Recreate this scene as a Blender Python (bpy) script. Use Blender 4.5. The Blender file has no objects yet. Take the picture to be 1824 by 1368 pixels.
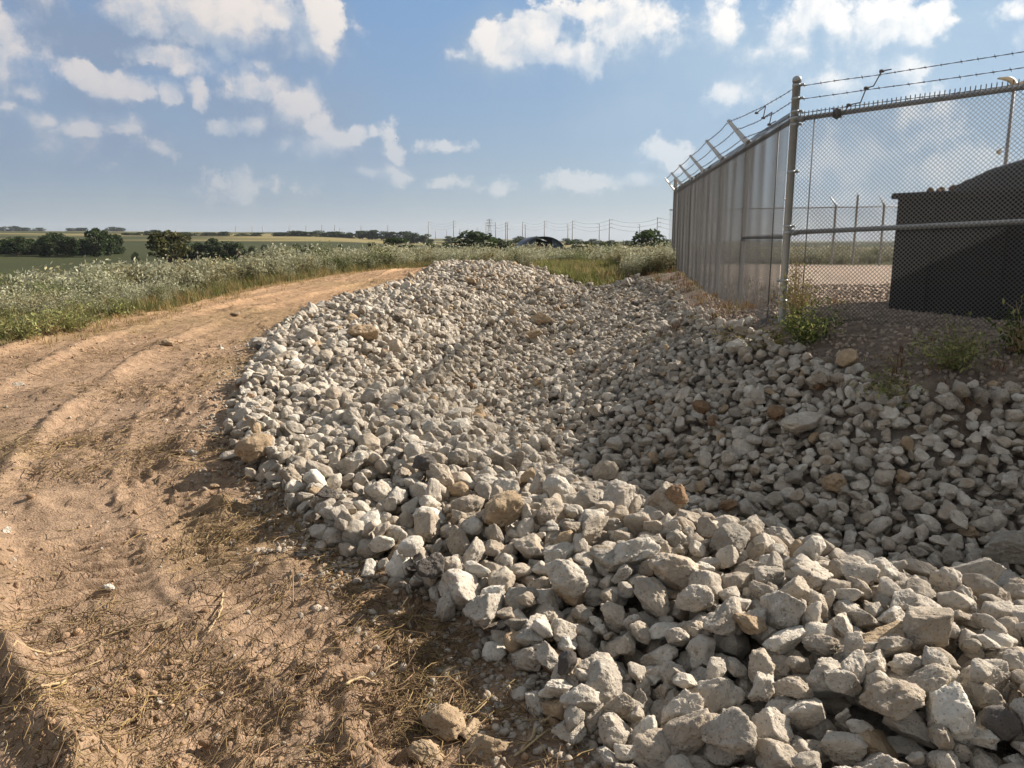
import bpy, bmesh, math, random
import numpy as np
from mathutils import Vector, Matrix, Euler

random.seed(7)
RNG = np.random.default_rng(7)
SC = bpy.context.scene
COL = SC.collection
PI = math.pi

# ------------------------------------------------------------------ camera
FPX, PITCH, EYE = 1374.0, math.radians(10.59), 1.55
CP, SP = math.cos(PITCH), math.sin(PITCH)
cam_d = bpy.data.cameras.new('camera')
cam = bpy.data.objects.new('camera', cam_d)
COL.objects.link(cam)
cam.location = (0, 0, EYE)
cam.rotation_euler = (PI / 2 - PITCH, 0, 0)
cam_d.sensor_width = 36.0
cam_d.lens = 36.0 * FPX / 1824.0
cam_d.clip_start = 0.05
cam_d.clip_end = 20000
SC.camera = cam

SUN_AZ, SUN_EL = math.radians(62), math.radians(30)      # azimuth measured from the view direction (+Y) towards +X


def ray(px, py):
    a, b = (px - 912) / FPX, (684 - py) / FPX
    return a, CP + b * SP, -SP + b * CP


def up(px, py, z):
    """survey helper: plan position of a point seen in the photo at a known height"""
    dx, dy, dz = ray(px, py)
    t = (z - EYE) / dz
    return dx * t, dy * t


def at(px, py, D):
    dx, dy, dz = ray(px, py)
    t = D / dy
    return dx * t, D, EYE + dz * t


def project(x, y, z):
    d = y * CP - (z - EYE) * SP
    u = y * SP + (z - EYE) * CP
    return 912 + FPX * x / d, 684 - FPX * u / d


# ------------------------------------------------------------------ noise
_T2 = np.random.default_rng(11).random((256, 256))
_T3 = np.random.default_rng(12).random((32, 32, 32))


def vn2(x, y):
    xi, yi = np.floor(x).astype(np.int64), np.floor(y).astype(np.int64)
    fx, fy = x - xi, y - yi
    fx, fy = fx * fx * (3 - 2 * fx), fy * fy * (3 - 2 * fy)
    a, b = xi & 255, (xi + 1) & 255
    c, d = yi & 255, (yi + 1) & 255
    return ((_T2[a, c] * (1 - fx) + _T2[b, c] * fx) * (1 - fy) + (_T2[a, d] * (1 - fx) + _T2[b, d] * fx) * fy) * 2 - 1


def fbm2(x, y, octv=4, gain=0.5):
    s, a, t = 0, 1.0, 0
    for k in range(octv):
        s = s + a * vn2(x * 2 ** k + 17.3 * k, y * 2 ** k + 5.1 * k)
        t += a
        a *= gain
    return s / t


def vn3(p):
    i = np.floor(p).astype(np.int64)
    f = p - i
    f = f * f * (3 - 2 * f)
    r = 0
    for a in (0, 1):
        for b in (0, 1):
            for c in (0, 1):
                w = (f[:, 0] if a else 1 - f[:, 0]) * (f[:, 1] if b else 1 - f[:, 1]) * (f[:, 2] if c else 1 - f[:, 2])
                r = r + w * _T3[(i[:, 0] + a) & 31, (i[:, 1] + b) & 31, (i[:, 2] + c) & 31]
    return r * 2 - 1


def fbm3(p, octv=3, gain=0.5):
    s, a, t = 0, 1.0, 0
    for k in range(octv):
        s = s + a * vn3(p * 2 ** k + 9.7 * k)
        t += a
        a *= gain
    return s / t


def sstep(a, b, x):
    t = np.clip((x - a) / (b - a), 0, 1)
    return t * t * (3 - 2 * t)


# ------------------------------------------------------------------ mesh helpers
class MB:
    """collects pieces of one mesh"""
    def __init__(s):
        s.V, s.F, s.M, s.C, s.n = [], [], [], [], 0

    def add(s, V, F, mi=0, col=None):
        V = np.asarray(V, dtype=np.float64).reshape(-1, 3)
        F = np.asarray(F, dtype=np.int64)
        if len(V) == 0 or len(F) == 0:
            return
        s.V.append(V)
        s.F.append(F + s.n)
        s.M.append(np.full(len(F), mi, dtype=np.int32))
        c = np.ones((len(V), 3)) if col is None else np.broadcast_to(np.asarray(col, dtype=np.float64), (len(V), 3))
        s.C.append(c)
        s.n += len(V)

    def box(s, c, size, R=None, mi=0):
        h = np.array(size) / 2
        V = np.array([[x, y, z] for z in (-1, 1) for y in (-1, 1) for x in (-1, 1)]) * h
        if R is not None:
            V = V @ np.asarray(R).T
        s.add(V + np.array(c), [[0, 2, 3, 1], [4, 5, 7, 6], [0, 1, 5, 4], [2, 6, 7, 3], [0, 4, 6, 2], [1, 3, 7, 5]], mi)

    def tube(s, pts, rad, sides=8, mi=0, cap=True, col=None):
        P = np.asarray(pts, dtype=np.float64)
        n = len(P)
        r = np.broadcast_to(np.asarray(rad, dtype=np.float64), (n,))
        T = np.gradient(P, axis=0)
        T /= np.linalg.norm(T, axis=1)[:, None] + 1e-12
        ref = np.array([0, 0, 1.0]) if abs(T[0, 2]) < 0.9 else np.array([1.0, 0, 0])
        A = np.cross(T, ref)
        bad = np.linalg.norm(A, axis=1) < 1e-3
        A[bad] = np.cross(T[bad], np.array([0.3, 1.0, 0.2]))
        A /= np.linalg.norm(A, axis=1)[:, None] + 1e-12
        B = np.cross(T, A)
        ang = np.arange(sides) * 2 * PI / sides
        V = P[:, None, :] + r[:, None, None] * (np.cos(ang)[None, :, None] * A[:, None, :] + np.sin(ang)[None, :, None] * B[:, None, :])
        i = np.arange(n - 1)[:, None] * sides
        j = np.arange(sides)[None, :]
        j2 = (j + 1) % sides
        F = np.stack([i + j, i + sides + j, i + sides + j2, i + j2], -1).reshape(-1, 4)
        V = V.reshape(-1, 3)
        s.add(V, F, mi, col)
        if cap:
            base = s.n - len(V)
            for e, k in ((0, 0), (n - 1, 1)):
                ring = base + e * sides + np.arange(sides)
                if k == 0:
                    ring = ring[::-1]
                c0 = s.n
                s.V.append(P[e][None, :])
                s.C.append(np.ones((1, 3)) if col is None else np.asarray(col, dtype=np.float64).reshape(-1, 3)[:1])
                s.n += 1
                s.F.append(np.stack([ring, np.roll(ring, -1), np.full(sides, c0)], -1)[:, [0, 2, 1]])
                s.M.append(np.full(sides, mi, dtype=np.int32))

    def lathe(s, prof, c=(0, 0, 0), sides=16, mi=0):
        """prof: (r, z) pairs round a vertical axis"""
        n = len(prof)
        ang = np.arange(sides) * 2 * PI / sides
        V = np.array([[r * math.cos(a), r * math.sin(a), z] for r, z in prof for a in ang]) + np.array(c)
        i = np.arange(n - 1)[:, None] * sides
        j = np.arange(sides)[None, :]
        j2 = (j + 1) % sides
        s.add(V, np.stack([i + j, i + j2, i + sides + j2, i + sides + j], -1).reshape(-1, 4), mi)

    def mesh(s, name, mats, smooth=True, color=False):
        me = bpy.data.meshes.new(name)
        V = np.concatenate(s.V)
        nv = len(V)
        sizes = np.concatenate([np.full(len(f), f.shape[1], dtype=np.int32) for f in s.F])
        loops = np.concatenate([f.ravel() for f in s.F]).astype(np.int32)
        me.vertices.add(nv)
        me.vertices.foreach_set('co', V.ravel().astype(np.float32))
        me.loops.add(len(loops))
        me.loops.foreach_set('vertex_index', loops)
        me.polygons.add(len(sizes))
        st = np.zeros(len(sizes), dtype=np.int32)
        st[1:] = np.cumsum(sizes)[:-1]
        me.polygons.foreach_set('loop_start', st)
        try:
            me.polygons.foreach_set('loop_total', sizes)
        except Exception:
            pass
        for m in mats:
            me.materials.append(m)
        me.polygons.foreach_set('material_index', np.concatenate(s.M))
        me.polygons.foreach_set('use_smooth', np.full(len(sizes), bool(smooth)))
        if color:
            C = np.concatenate(s.C)
            a = me.color_attributes.new('tint', 'FLOAT_COLOR', 'POINT')
            a.data.foreach_set('color', np.concatenate([C, np.ones((nv, 1))], 1).ravel().astype(np.float32))
        me.update(calc_edges=True)
        return me

    def build(s, name, mats, parent=None, smooth=True, color=False):
        if not isinstance(mats, (list, tuple)):
            mats = [mats]
        return link(name, s.mesh(name, mats, smooth, color), parent)


def link(name, me, parent=None):
    o = bpy.data.objects.new(name, me)
    COL.objects.link(o)
    if parent is not None:
        o.parent = parent
    return o


def tag(o, label=None, cat=None, group=None, kind=None):
    if label:
        o['label'] = label
    if cat:
        o['category'] = cat
    if group:
        o['group'] = group
    if kind:
        o['kind'] = kind
    return o


def thing(name, loc, label, cat, group=None, rz=0):
    o = bpy.data.objects.new(name, None)
    COL.objects.link(o)
    o.location = loc
    o.rotation_euler = (0, 0, rz)
    o.empty_display_size = 0.2
    return tag(o, label, cat, group)


# ------------------------------------------------------------------ material helpers
def new_mat(name):
    m = bpy.data.materials.new(name)
    m.use_nodes = True
    nt = m.node_tree
    nt.nodes.clear()
    out = nt.nodes.new('ShaderNodeOutputMaterial')
    b = nt.nodes.new('ShaderNodeBsdfPrincipled')
    nt.links.new(b.outputs[0], out.inputs[0])
    return m, nt, b, out


class N:
    """small node-writing helper"""
    def __init__(s, nt):
        s.nt = nt

    def _in(s, sock, v):
        if isinstance(v, bpy.types.NodeSocket):
            s.nt.links.new(v, sock)
        elif v is not None:
            sock.default_value = v

    def math(s, op, a, b=None, c=None, clamp=False):
        n = s.nt.nodes.new('ShaderNodeMath')
        n.operation = op
        n.use_clamp = clamp
        s._in(n.inputs[0], a)
        s._in(n.inputs[1], b)
        s._in(n.inputs[2], c)
        return n.outputs[0]

    def vec(s, op, a, b=None, c=None):
        n = s.nt.nodes.new('ShaderNodeVectorMath')
        n.operation = op
        s._in(n.inputs[0], a)
        s._in(n.inputs[1], b)
        s._in(n.inputs[2], c)
        return n.outputs['Value'] if op in ('LENGTH', 'DOT_PRODUCT', 'DISTANCE') else n.outputs[0]

    def scale(s, a, f):
        n = s.nt.nodes.new('ShaderNodeVectorMath')
        n.operation = 'SCALE'
        s._in(n.inputs[0], a)
        s._in(n.inputs['Scale'], f)
        return n.outputs[0]

    def noise(s, v, scale, detail=4, rough=0.5, lac=2.0, dist=0.0, out='Fac', dim='3D'):
        n = s.nt.nodes.new('ShaderNodeTexNoise')
        n.noise_dimensions = dim
        s._in(n.inputs['Vector'], v)
        n.inputs['Scale'].default_value = scale
        n.inputs['Detail'].default_value = detail
        n.inputs['Roughness'].default_value = rough
        n.inputs['Lacunarity'].default_value = lac
        n.inputs['Distortion'].default_value = dist
        return n.outputs[out]

    def voronoi(s, v, scale, feature='F1', smooth=None, rand=1.0, out='Distance', dim='3D'):
        n = s.nt.nodes.new('ShaderNodeTexVoronoi')
        n.voronoi_dimensions = dim
        n.feature = feature
        s._in(n.inputs['Vector'], v)
        n.inputs['Scale'].default_value = scale
        n.inputs['Randomness'].default_value = rand
        if smooth is not None and feature == 'SMOOTH_F1':
            n.inputs['Smoothness'].default_value = smooth
        return n.outputs[out]

    def ramp(s, f, stops):
        n = s.nt.nodes.new('ShaderNodeValToRGB')
        s._in(n.inputs[0], f)
        e = n.color_ramp.elements
        while len(e) < len(stops):
            e.new(0.5)
        for k, (p, c) in enumerate(stops):
            e[k].position = p
            e[k].color = (c, c, c, 1) if isinstance(c, (int, float)) else (*c, 1)
        return n.outputs[0]

    def maprange(s, v, a, b, c=0.0, d=1.0, smooth=True):
        n = s.nt.nodes.new('ShaderNodeMapRange')
        n.interpolation_type = 'SMOOTHSTEP' if smooth else 'LINEAR'
        s._in(n.inputs[0], v)
        for k, q in enumerate((a, b, c, d)):
            s._in(n.inputs[1 + k], q)
        return n.outputs[0]

    def mix(s, f, a, b, mode='MIX'):
        n = s.nt.nodes.new('ShaderNodeMix')
        n.data_type = 'RGBA'
        n.blend_type = mode
        for k, v in ((0, f), (6, a), (7, b)):
            if isinstance(v, tuple):
                v = (*v, 1) if len(v) == 3 else v
            s._in(n.inputs[k], v)
        return n.outputs[2]

    def bump(s, h, strength=0.5, dist=0.01, normal=None):
        n = s.nt.nodes.new('ShaderNodeBump')
        n.inputs['Strength'].default_value = strength
        n.inputs['Distance'].default_value = dist
        s._in(n.inputs['Height'], h)
        if normal is not None:
            s._in(n.inputs['Normal'], normal)
        return n.outputs[0]

    def pos(s):
        return s.nt.nodes.new('ShaderNodeNewGeometry').outputs['Position']

    def attr(s, name):
        n = s.nt.nodes.new('ShaderNodeAttribute')
        n.attribute_name = name
        return n.outputs['Color']


def plain_mat(name, rgb, rough=0.7, metal=0.0, var=0.12, scale=8.0, bump=0.0):
    m, nt, b, _ = new_mat(name)
    n = N(nt)
    p = n.pos()
    f = n.noise(p, scale, 5, 0.6)
    c = n.mix(f, tuple(x * (1 - var) for x in rgb), tuple(min(1, x * (1 + var)) for x in rgb))
    nt.links.new(c, b.inputs['Base Color'])
    b.inputs['Roughness'].default_value = rough
    b.inputs['Metallic'].default_value = metal
    if bump:
        nt.links.new(n.bump(n.noise(p, scale * 4, 4), bump, 0.01), b.inputs['Normal'])
    return m


def leaf_mat(name, trans=0.35, rough=0.6):
    """foliage: colour from the per-leaf tint, some light through the leaf"""
    m, nt, b, out = new_mat(name)
    n = N(nt)
    c = n.attr('tint')
    c = n.mix(n.noise(n.pos(), 3.0, 3), n.mix(1.0, c, (0.75, 0.75, 0.75), 'MULTIPLY'), n.mix(1.0, c, (1.25, 1.25, 1.2), 'MULTIPLY'))
    nt.links.new(c, b.inputs['Base Color'])
    b.inputs['Roughness'].default_value = rough
    b.inputs['Specular IOR Level'].default_value = 0.25
    t = nt.nodes.new('ShaderNodeBsdfTranslucent')
    nt.links.new(c, t.inputs[0])
    mx = nt.nodes.new('ShaderNodeMixShader')
    mx.inputs[0].default_value = trans
    nt.links.new(b.outputs[0], mx.inputs[1])
    nt.links.new(t.outputs[0], mx.inputs[2])
    nt.links.new(mx.outputs[0], out.inputs[0])
    return m


def rock_mat(name, from_attr):
    m, nt, b, _ = new_mat(name)
    n = N(nt)
    p = n.pos()
    if from_attr:
        base = n.attr('tint')
    else:
        oi = nt.nodes.new('ShaderNodeObjectInfo')
        base = oi.outputs['Color']
    big = n.noise(p, 9.0, 4, 0.6)
    fine = n.noise(p, 60.0, 6, 0.65)
    grit = n.noise(p, 240.0, 3, 0.6)
    c = n.mix(n.maprange(big, 0.35, 0.7), n.mix(1.0, base, (0.80, 0.77, 0.73), 'MULTIPLY'), n.mix(1.0, base, (1.12, 1.10, 1.06), 'MULTIPLY'))
    # chalky pale blotches and dark lichen / soot specks
    chalk = n.maprange(n.noise(p, 22.0, 5, 0.7), 0.56, 0.70)
    c = n.mix(n.math('MULTIPLY', chalk, 0.8), c, n.mix(1.0, base, (1.38, 1.37, 1.36), 'MULTIPLY'))
    dark = n.maprange(n.noise(p, 34.0, 5, 0.75), 0.57, 0.68)
    c = n.mix(n.math('MULTIPLY', dark, 0.75), c, n.mix(1.0, base, (0.42, 0.38, 0.34), 'MULTIPLY'))
    rust = n.maprange(n.noise(p, 5.0, 4, 0.6), 0.60, 0.74)
    c = n.mix(n.math('MULTIPLY', rust, 0.35), c, n.mix(1.0, base, (1.05, 0.80, 0.58), 'MULTIPLY'))
    pits = n.maprange(n.voronoi(p, 70.0), 0.05, 0.28)
    c = n.mix(n.maprange(pits, 0.0, 1.0, 0.55, 0.0), c, n.mix(1.0, base, (0.45, 0.42, 0.38), 'MULTIPLY'))
    nt.links.new(c, b.inputs['Base Color'])
    b.inputs['Roughness'].default_value = 0.92
    b.inputs['Specular IOR Level'].default_value = 0.2
    h = n.math('ADD', n.math('MULTIPLY', fine, 1.0), n.math('MULTIPLY', pits, 0.5))
    h = n.math('ADD', h, n.math('MULTIPLY', grit, 0.25))
    h = n.math('ADD', h, n.math('MULTIPLY', n.noise(p, 26.0, 4, 0.6), 1.4))
    nt.links.new(n.bump(h, 0.75, 0.012), b.inputs['Normal'])
    return m


# ------------------------------------------------------------------ ground survey
TOE = [up(*p) for p in [(1060, 1368, 0), (945, 1230, 0), (905, 1135, 0.02), (720, 1040, .04), (580, 960, .08), (510, 880, .12),
                        (430, 810, .18), (425, 720, .25), (460, 650, .3), (490, 600, .35), (560, 560, .45), (640, 530, .52),
                        (740, 500, .6), (830, 478, .68)]]
TOE_Z = [0, 0, .02, .04, .08, .12, .18, .25, .3, .35, .45, .52, .6, .68]
TOE = [(4.6, 1.0), (2.6, 1.15), (1.2, 1.45)] + TOE
TOE_Z = [0, 0, 0] + TOE_Z
CREST_PX = [(1824, 1235, .25), (1500, 1075, .25), (1230, 985, .24), (1020, 900, .21), (820, 830, .21), (660, 760, .25), (590, 680, .33),
            (620, 610, .44), (700, 558, .57), (780, 518, .68), (850, 482, .86), (900, 470, .93)]
DITCH_PX = [(1824, 1100, -.46), (1500, 980, -.45), (1240, 900, -.46), (1000, 820, -.42), (890, 740, -.34), (880, 690, -.27), (900, 640, -.16),
            (940, 600, -.04), (1000, 555, .1), (1050, 520, .28)]
BANK_PX = [(1824, 712, .42), (1700, 706, .41), (1560, 716, .33), (1450, 655, .46), (1340, 608, .57), (1250, 560, .64), (1200, 510, .67), (1130, 495, .68)]

ctrl = [(x, y, z) for (x, y), z in zip(TOE, TOE_Z)]
ctrl += [(*up(*p), p[2]) for p in CREST_PX + DITCH_PX + BANK_PX]
ctrl += [(3.6, 2.0, .28), (5, 1.6, .28), (3.4, 3.1, -.46), (5, 2.8, -.46), (5.2, 5.2, .45), (7, 4.2, .5)]
ctrl += [(-6.7, 10, .3), (-6.8, 12.2, .3), (-6.3, 14.2, .35), (-6.2, 18.6, .45), (-5.2, 23, .55), (-2.8, 25.3, .62), (-4, 2, 0), (-2, 2, 0),
         (0, .6, 0), (-2, .5, 0), (2.5, .4, 0), (-4, 5, .12), (-2.5, 3.6, .05), (-4, 8, .25), (-8, 5, .1), (-4.5, 12, .38), (-10, 10, .05),
         (-4.3, 16, .48), (-10, 16, -.05), (-12, 22, -.1), (-9, 28, .3), (-5, 32, .55), (-12, 3, 0), (0, -4, 0), (-6, -4, 0), (6, -4, 0),
         (-1.2, 1.3, 0), (-1, 3, .03)]
ctrl += [(2.72, 7.77, .72), (4.3, 6.5, .72), (6.2, 4.9, .72), (3.4, 12, .71), (4.0, 19.5, .71), (8, 10, .72), (12, 20, .7), (4.5, 26, .7), (15, 26, .7),
         (12, 6, .73), (16, 12, .72), (3.0, 9.6, .71), (5, 8, .72), (9, 15, .72), (6, 22, .7), (10, 30, .65)]
ctrl += [(.3, 24, .72), (1.0, 22.0, .55), (2.2, 20.5, .42), (3, 24, .5), (1, 28, .5), (4, 32, .5), (-1, 32, .55), (3.2, 21.5, .55)]
CT = np.array(ctrl)


def _tps_fit(P, lam=0.02):
    n = len(P)
    d = np.hypot(P[:, None, 0] - P[None, :, 0], P[:, None, 1] - P[None, :, 1])
    K = np.where(d > 0, d * d * np.log(d + 1e-12), 0) + lam * np.eye(n)
    Q = np.c_[np.ones(n), P[:, :2]]
    A = np.block([[K, Q], [Q.T, np.zeros((3, 3))]])
    return np.linalg.solve(A, np.r_[P[:, 2], 0, 0, 0])


TW = _tps_fit(CT)


def tps(x, y):
    r = TW[-3] + TW[-2] * x + TW[-1] * y
    for k in range(len(CT)):
        d2 = (x - CT[k, 0]) ** 2 + (y - CT[k, 1]) ** 2 + 1e-12
        r = r + TW[k] * 0.5 * d2 * np.log(d2)
    return r


def far_h(x, y):
    D = np.hypot(x, y) + 1e-6
    az = np.degrees(np.arctan2(x, y))
    L = np.log(D)
    left = np.interp(L, np.log([8, 14, 30, 60, 100, 200, 300, 450, 800, 1500, 3000, 6000]), [.35, .2, -.9, -2.6, -3.6, -3.3, -.6, 1.4, 6.5, 14.5, 17, 10])
    mid = np.interp(L, np.log([8, 25, 60, 150, 300, 600, 1500, 3000, 6000]), [.5, .55, .3, -1.4, -2, -.8, 3.5, 2, 0])
    right = np.interp(L, np.log([8, 25, 60, 150, 300, 600, 1500, 3000, 6000]), [.6, .6, .4, -1.2, -2.2, -2.6, -4, -6, -8])
    w = sstep(-15, -6, az)
    w2 = sstep(-4, 9, az)
    h = left * (1 - w) + (mid * (1 - w2) + right * w2) * w
    roll = sstep(150, 900, D)
    return h + roll * 2.5 * (fbm2(x / 420.0 + 3, y / 420.0, 3)) * sstep(0, 4000, 4200 - D)


def seg_dist(x, y, poly):
    """distance to a polyline and arc length of the nearest point"""
    best = np.full(np.shape(x), 1e9)
    arc = np.zeros(np.shape(x))
    L = 0.0
    for (x0, y0), (x1, y1) in zip(poly[:-1], poly[1:]):
        dx, dy = x1 - x0, y1 - y0
        l = math.hypot(dx, dy)
        t = np.clip(((x - x0) * dx + (y - y0) * dy) / (l * l), 0, 1)
        d = np.hypot(x - x0 - t * dx, y - y0 - t * dy)
        m = d < best
        best = np.where(m, d, best)
        arc = np.where(m, L + t * l, arc)
        L += l
    return best, arc


def in_poly(x, y, poly):
    r = np.zeros(np.shape(x), dtype=bool)
    n = len(poly)
    for k in range(n):
        x0, y0 = poly[k]
        x1, y1 = poly[(k + 1) % n]
        c = ((y0 > y) != (y1 > y)) & (x < (x1 - x0) * (y - y0) / (y1 - y0 + 1e-12) + x0)
        r ^= c
    return r


BANK = [(6.5, 4.2), (5.2, 5.0)] + [up(*p) for p in BANK_PX]
RIPRAP = TOE + [(-.5, 24.6), (.3, 24.0), (1.0, 22.3), (1.6, 20.6), (2.0, 19.9)] + BANK[::-1] + [(6.5, 1.0)]
# edge between bare dirt road and the weeds
EDGE = [(-12, 4.0), (-8.2, 8.0)] + [up(*p) for p in [(0, 606, .3), (150, 580, .3), (300, 552, .35), (450, 512, .45), (600, 490, .55)]] + [(-2.8, 26.0), (-1.2, 25.6)]
ROAD = EDGE + [(-.6, 24.8)] + TOE[::-1] + [(5, -3), (-12, -3)]
PAD = [(2.72, 7.77), (4.0, 19.6), (4.4, 26.3), (16, 27), (40, 27), (40, -10), (9.5, 2.2)]

MOUNDS = [(330, 775, .20, .06), (300, 800, .12, .04), (395, 905, .12, .07), (360, 725, .25, .05), (120, 790, .22, .05), (60, 850, .25, .05),
          (420, 565, .3, .06), (300, 620, .3, .05), (500, 640, .22, .04), (90, 690, .3, .05), (620, 1120, .2, .03), (30, 1280, .16, .07),
          (480, 990, .16, .05), (560, 1180, .16, .03), (230, 560, .3, .05), (160, 1340, .14, .05), (20, 1150, .10, .06)]


def smooth_height(x, y):
    D = np.hypot(x, y - 8)
    w = sstep(20, 42, D)
    near = tps(x, y)
    near = np.clip(near, -1.2, 1.3)
    return near * (1 - w) + far_h(x, y) * w


def dirt_mask(x, y):
    d, _ = seg_dist(x, y, EDGE)
    ins = in_poly(x, y, ROAD)
    sd = np.where(ins, d, -d) + 0.35 * fbm2(x * 1.3, y * 1.3, 3)
    return sstep(-0.25, 0.25, sd)


def height(x, y):
    x = np.asarray(x, dtype=np.float64)
    y = np.asarray(y, dtype=np.float64)
    h = smooth_height(x, y)
    near = (y > 0.3) & (y < 30) & (x > -13) & (x < 9)
    if not near.any():
        return h
    xs, ys = x[near], y[near]
    d, s = seg_dist(xs, ys, TOE)
    road = dirt_mask(xs, ys) * (1 - in_poly(xs, ys, RIPRAP))
    amp = np.where(road > 0, 1, 0.5)
    r = 0.020 * fbm2(xs * 1.1, ys * 1.1, 3) + 0.012 * fbm2(xs * 5.0 + 3, ys * 5.0, 3)
    r = r + amp * (0.017 * fbm2(xs * 15, ys * 15, 4, .62) * (0.4 + 0.9 * sstep(-.1, .4, fbm2(xs * 1.9 + 9, ys * 1.9, 2))))
    # clods
    cl = np.clip(fbm2(xs * 24 + 40, ys * 24, 3) - 0.16, 0, .35)
    r = r + road * 0.075 * cl * sstep(-.15, .35, fbm2(xs * 2.6 + 50, ys * 2.6, 2))
    # wheel ruts with pushed-up rims and lug prints, following the curve of the bank
    wob = d + 0.06 * fbm2(s * 0.7 + 2, d * 0.3, 2)
    for c0, wd, dep, rim in ((1.05, .26, .034, .060), (1.95, .26, .020, .022), (2.75, .24, .020, .02), (.55, .16, .014, .012), (3.5, .25, .025, .025)):
        u = (wob - c0) / wd
        keep = 0.35 + 0.65 * sstep(-.25, .25, fbm2(s * 0.9 + c0 * 7, s * 0 + c0, 2))
        r = r - road * keep * dep * np.exp(-u ** 4)
        r = r + road * keep * rim * np.exp(-((u - 1.28) / .22) ** 2) * (0.75 + 0.35 * fbm2(s * 9, d * 3 + c0, 2))
        lug = np.sin(s * 2 * PI / 0.088 + 1.6 * np.abs(u) * 2)
        r = r + road * 0.018 * np.clip(1.7 * lug, -1, 1) * np.exp(-u ** 4) * sstep(-.3, .1, fbm2(s * 1.4 + c0 * 3, d * 1.1, 2))
    # long rims pushed up beside the wheel tracks
    for c0, wd, hh, s0, s1 in ((1.42, .08, .055, 2.6, 9.5), (1.30, .10, .03, 9, 22), (.62, .05, .035, 3.2, 6.2), (2.3, .08, .04, 6, 20), (3.1, .10, .04, 7, 22)):
        u = (d + .05 * fbm2(s * 1.1 + 4, s * 0 + c0, 3) - c0) / wd
        r = r + road * hh * np.exp(-u * u) * sstep(s0, s0 + .8, s) * sstep(s1, s1 - .8, s) * (.45 + .75 * sstep(-.35, .35, fbm2(s * 1.7 + c0, d * 2, 3)))
    for px, py, w, hh in MOUNDS_XY:
        q = ((xs - px) ** 2 + (ys - py) ** 2) / (w * w)
        r = r + 1.4 * hh * np.exp(-q * 1.6) * (0.8 + 0.5 * fbm2(xs * 9, ys * 9, 2)) * road
    # the bed under the stones lies a stone's depth below their surface
    ins = in_poly(xs, ys, RIPRAP)
    db, _ = seg_dist(xs, ys, BANK)
    r = np.where(ins, .5 * r - .11 * sstep(.02, .30, np.minimum(d, db)), r)
    out = h.copy()
    out[near] = h[near] + r
    return out


MOUNDS_XY = [(*up(px, py, .1 if py > 900 else .25), w, hh) for px, py, w, hh in MOUNDS]


def hz(x, y):
    return float(height(np.array([x]), np.array([y]))[0])


def grow(a, step, end, k=1.12):
    r = []
    while abs(a) < abs(end):
        a = a + step
        step *= k
        r.append(a)
    return r


gx = np.array(sorted(set([round(v, 5) for v in list(np.arange(-3.6, -2.4, .018)) + list(np.arange(-2.4, 1.1, .0115)) + list(np.arange(1.1, 1.3, .03)) + list(np.arange(-8.5, -3.6, .045)) + list(np.arange(1.3, 8, .05))
                          + grow(8, .06, 7000) + [-v for v in grow(8.5, .06, 7000)]])))
gy = np.array(sorted(set([round(v, 5) for v in list(np.arange(1.3, 1.7, .03)) + list(np.arange(1.7, 4, .0115)) + list(np.arange(4, 5, .017)) + list(np.arange(5, 9, .028)) + list(np.arange(9, 28, .07)) + grow(28, .09, 7000)
                          + [1.3 - v for v in grow(0, .06, 60)]])))
GX, GY = np.meshgrid(gx, gy)
X, Y = GX.ravel(), GY.ravel()
Z = height(X, Y)

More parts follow.
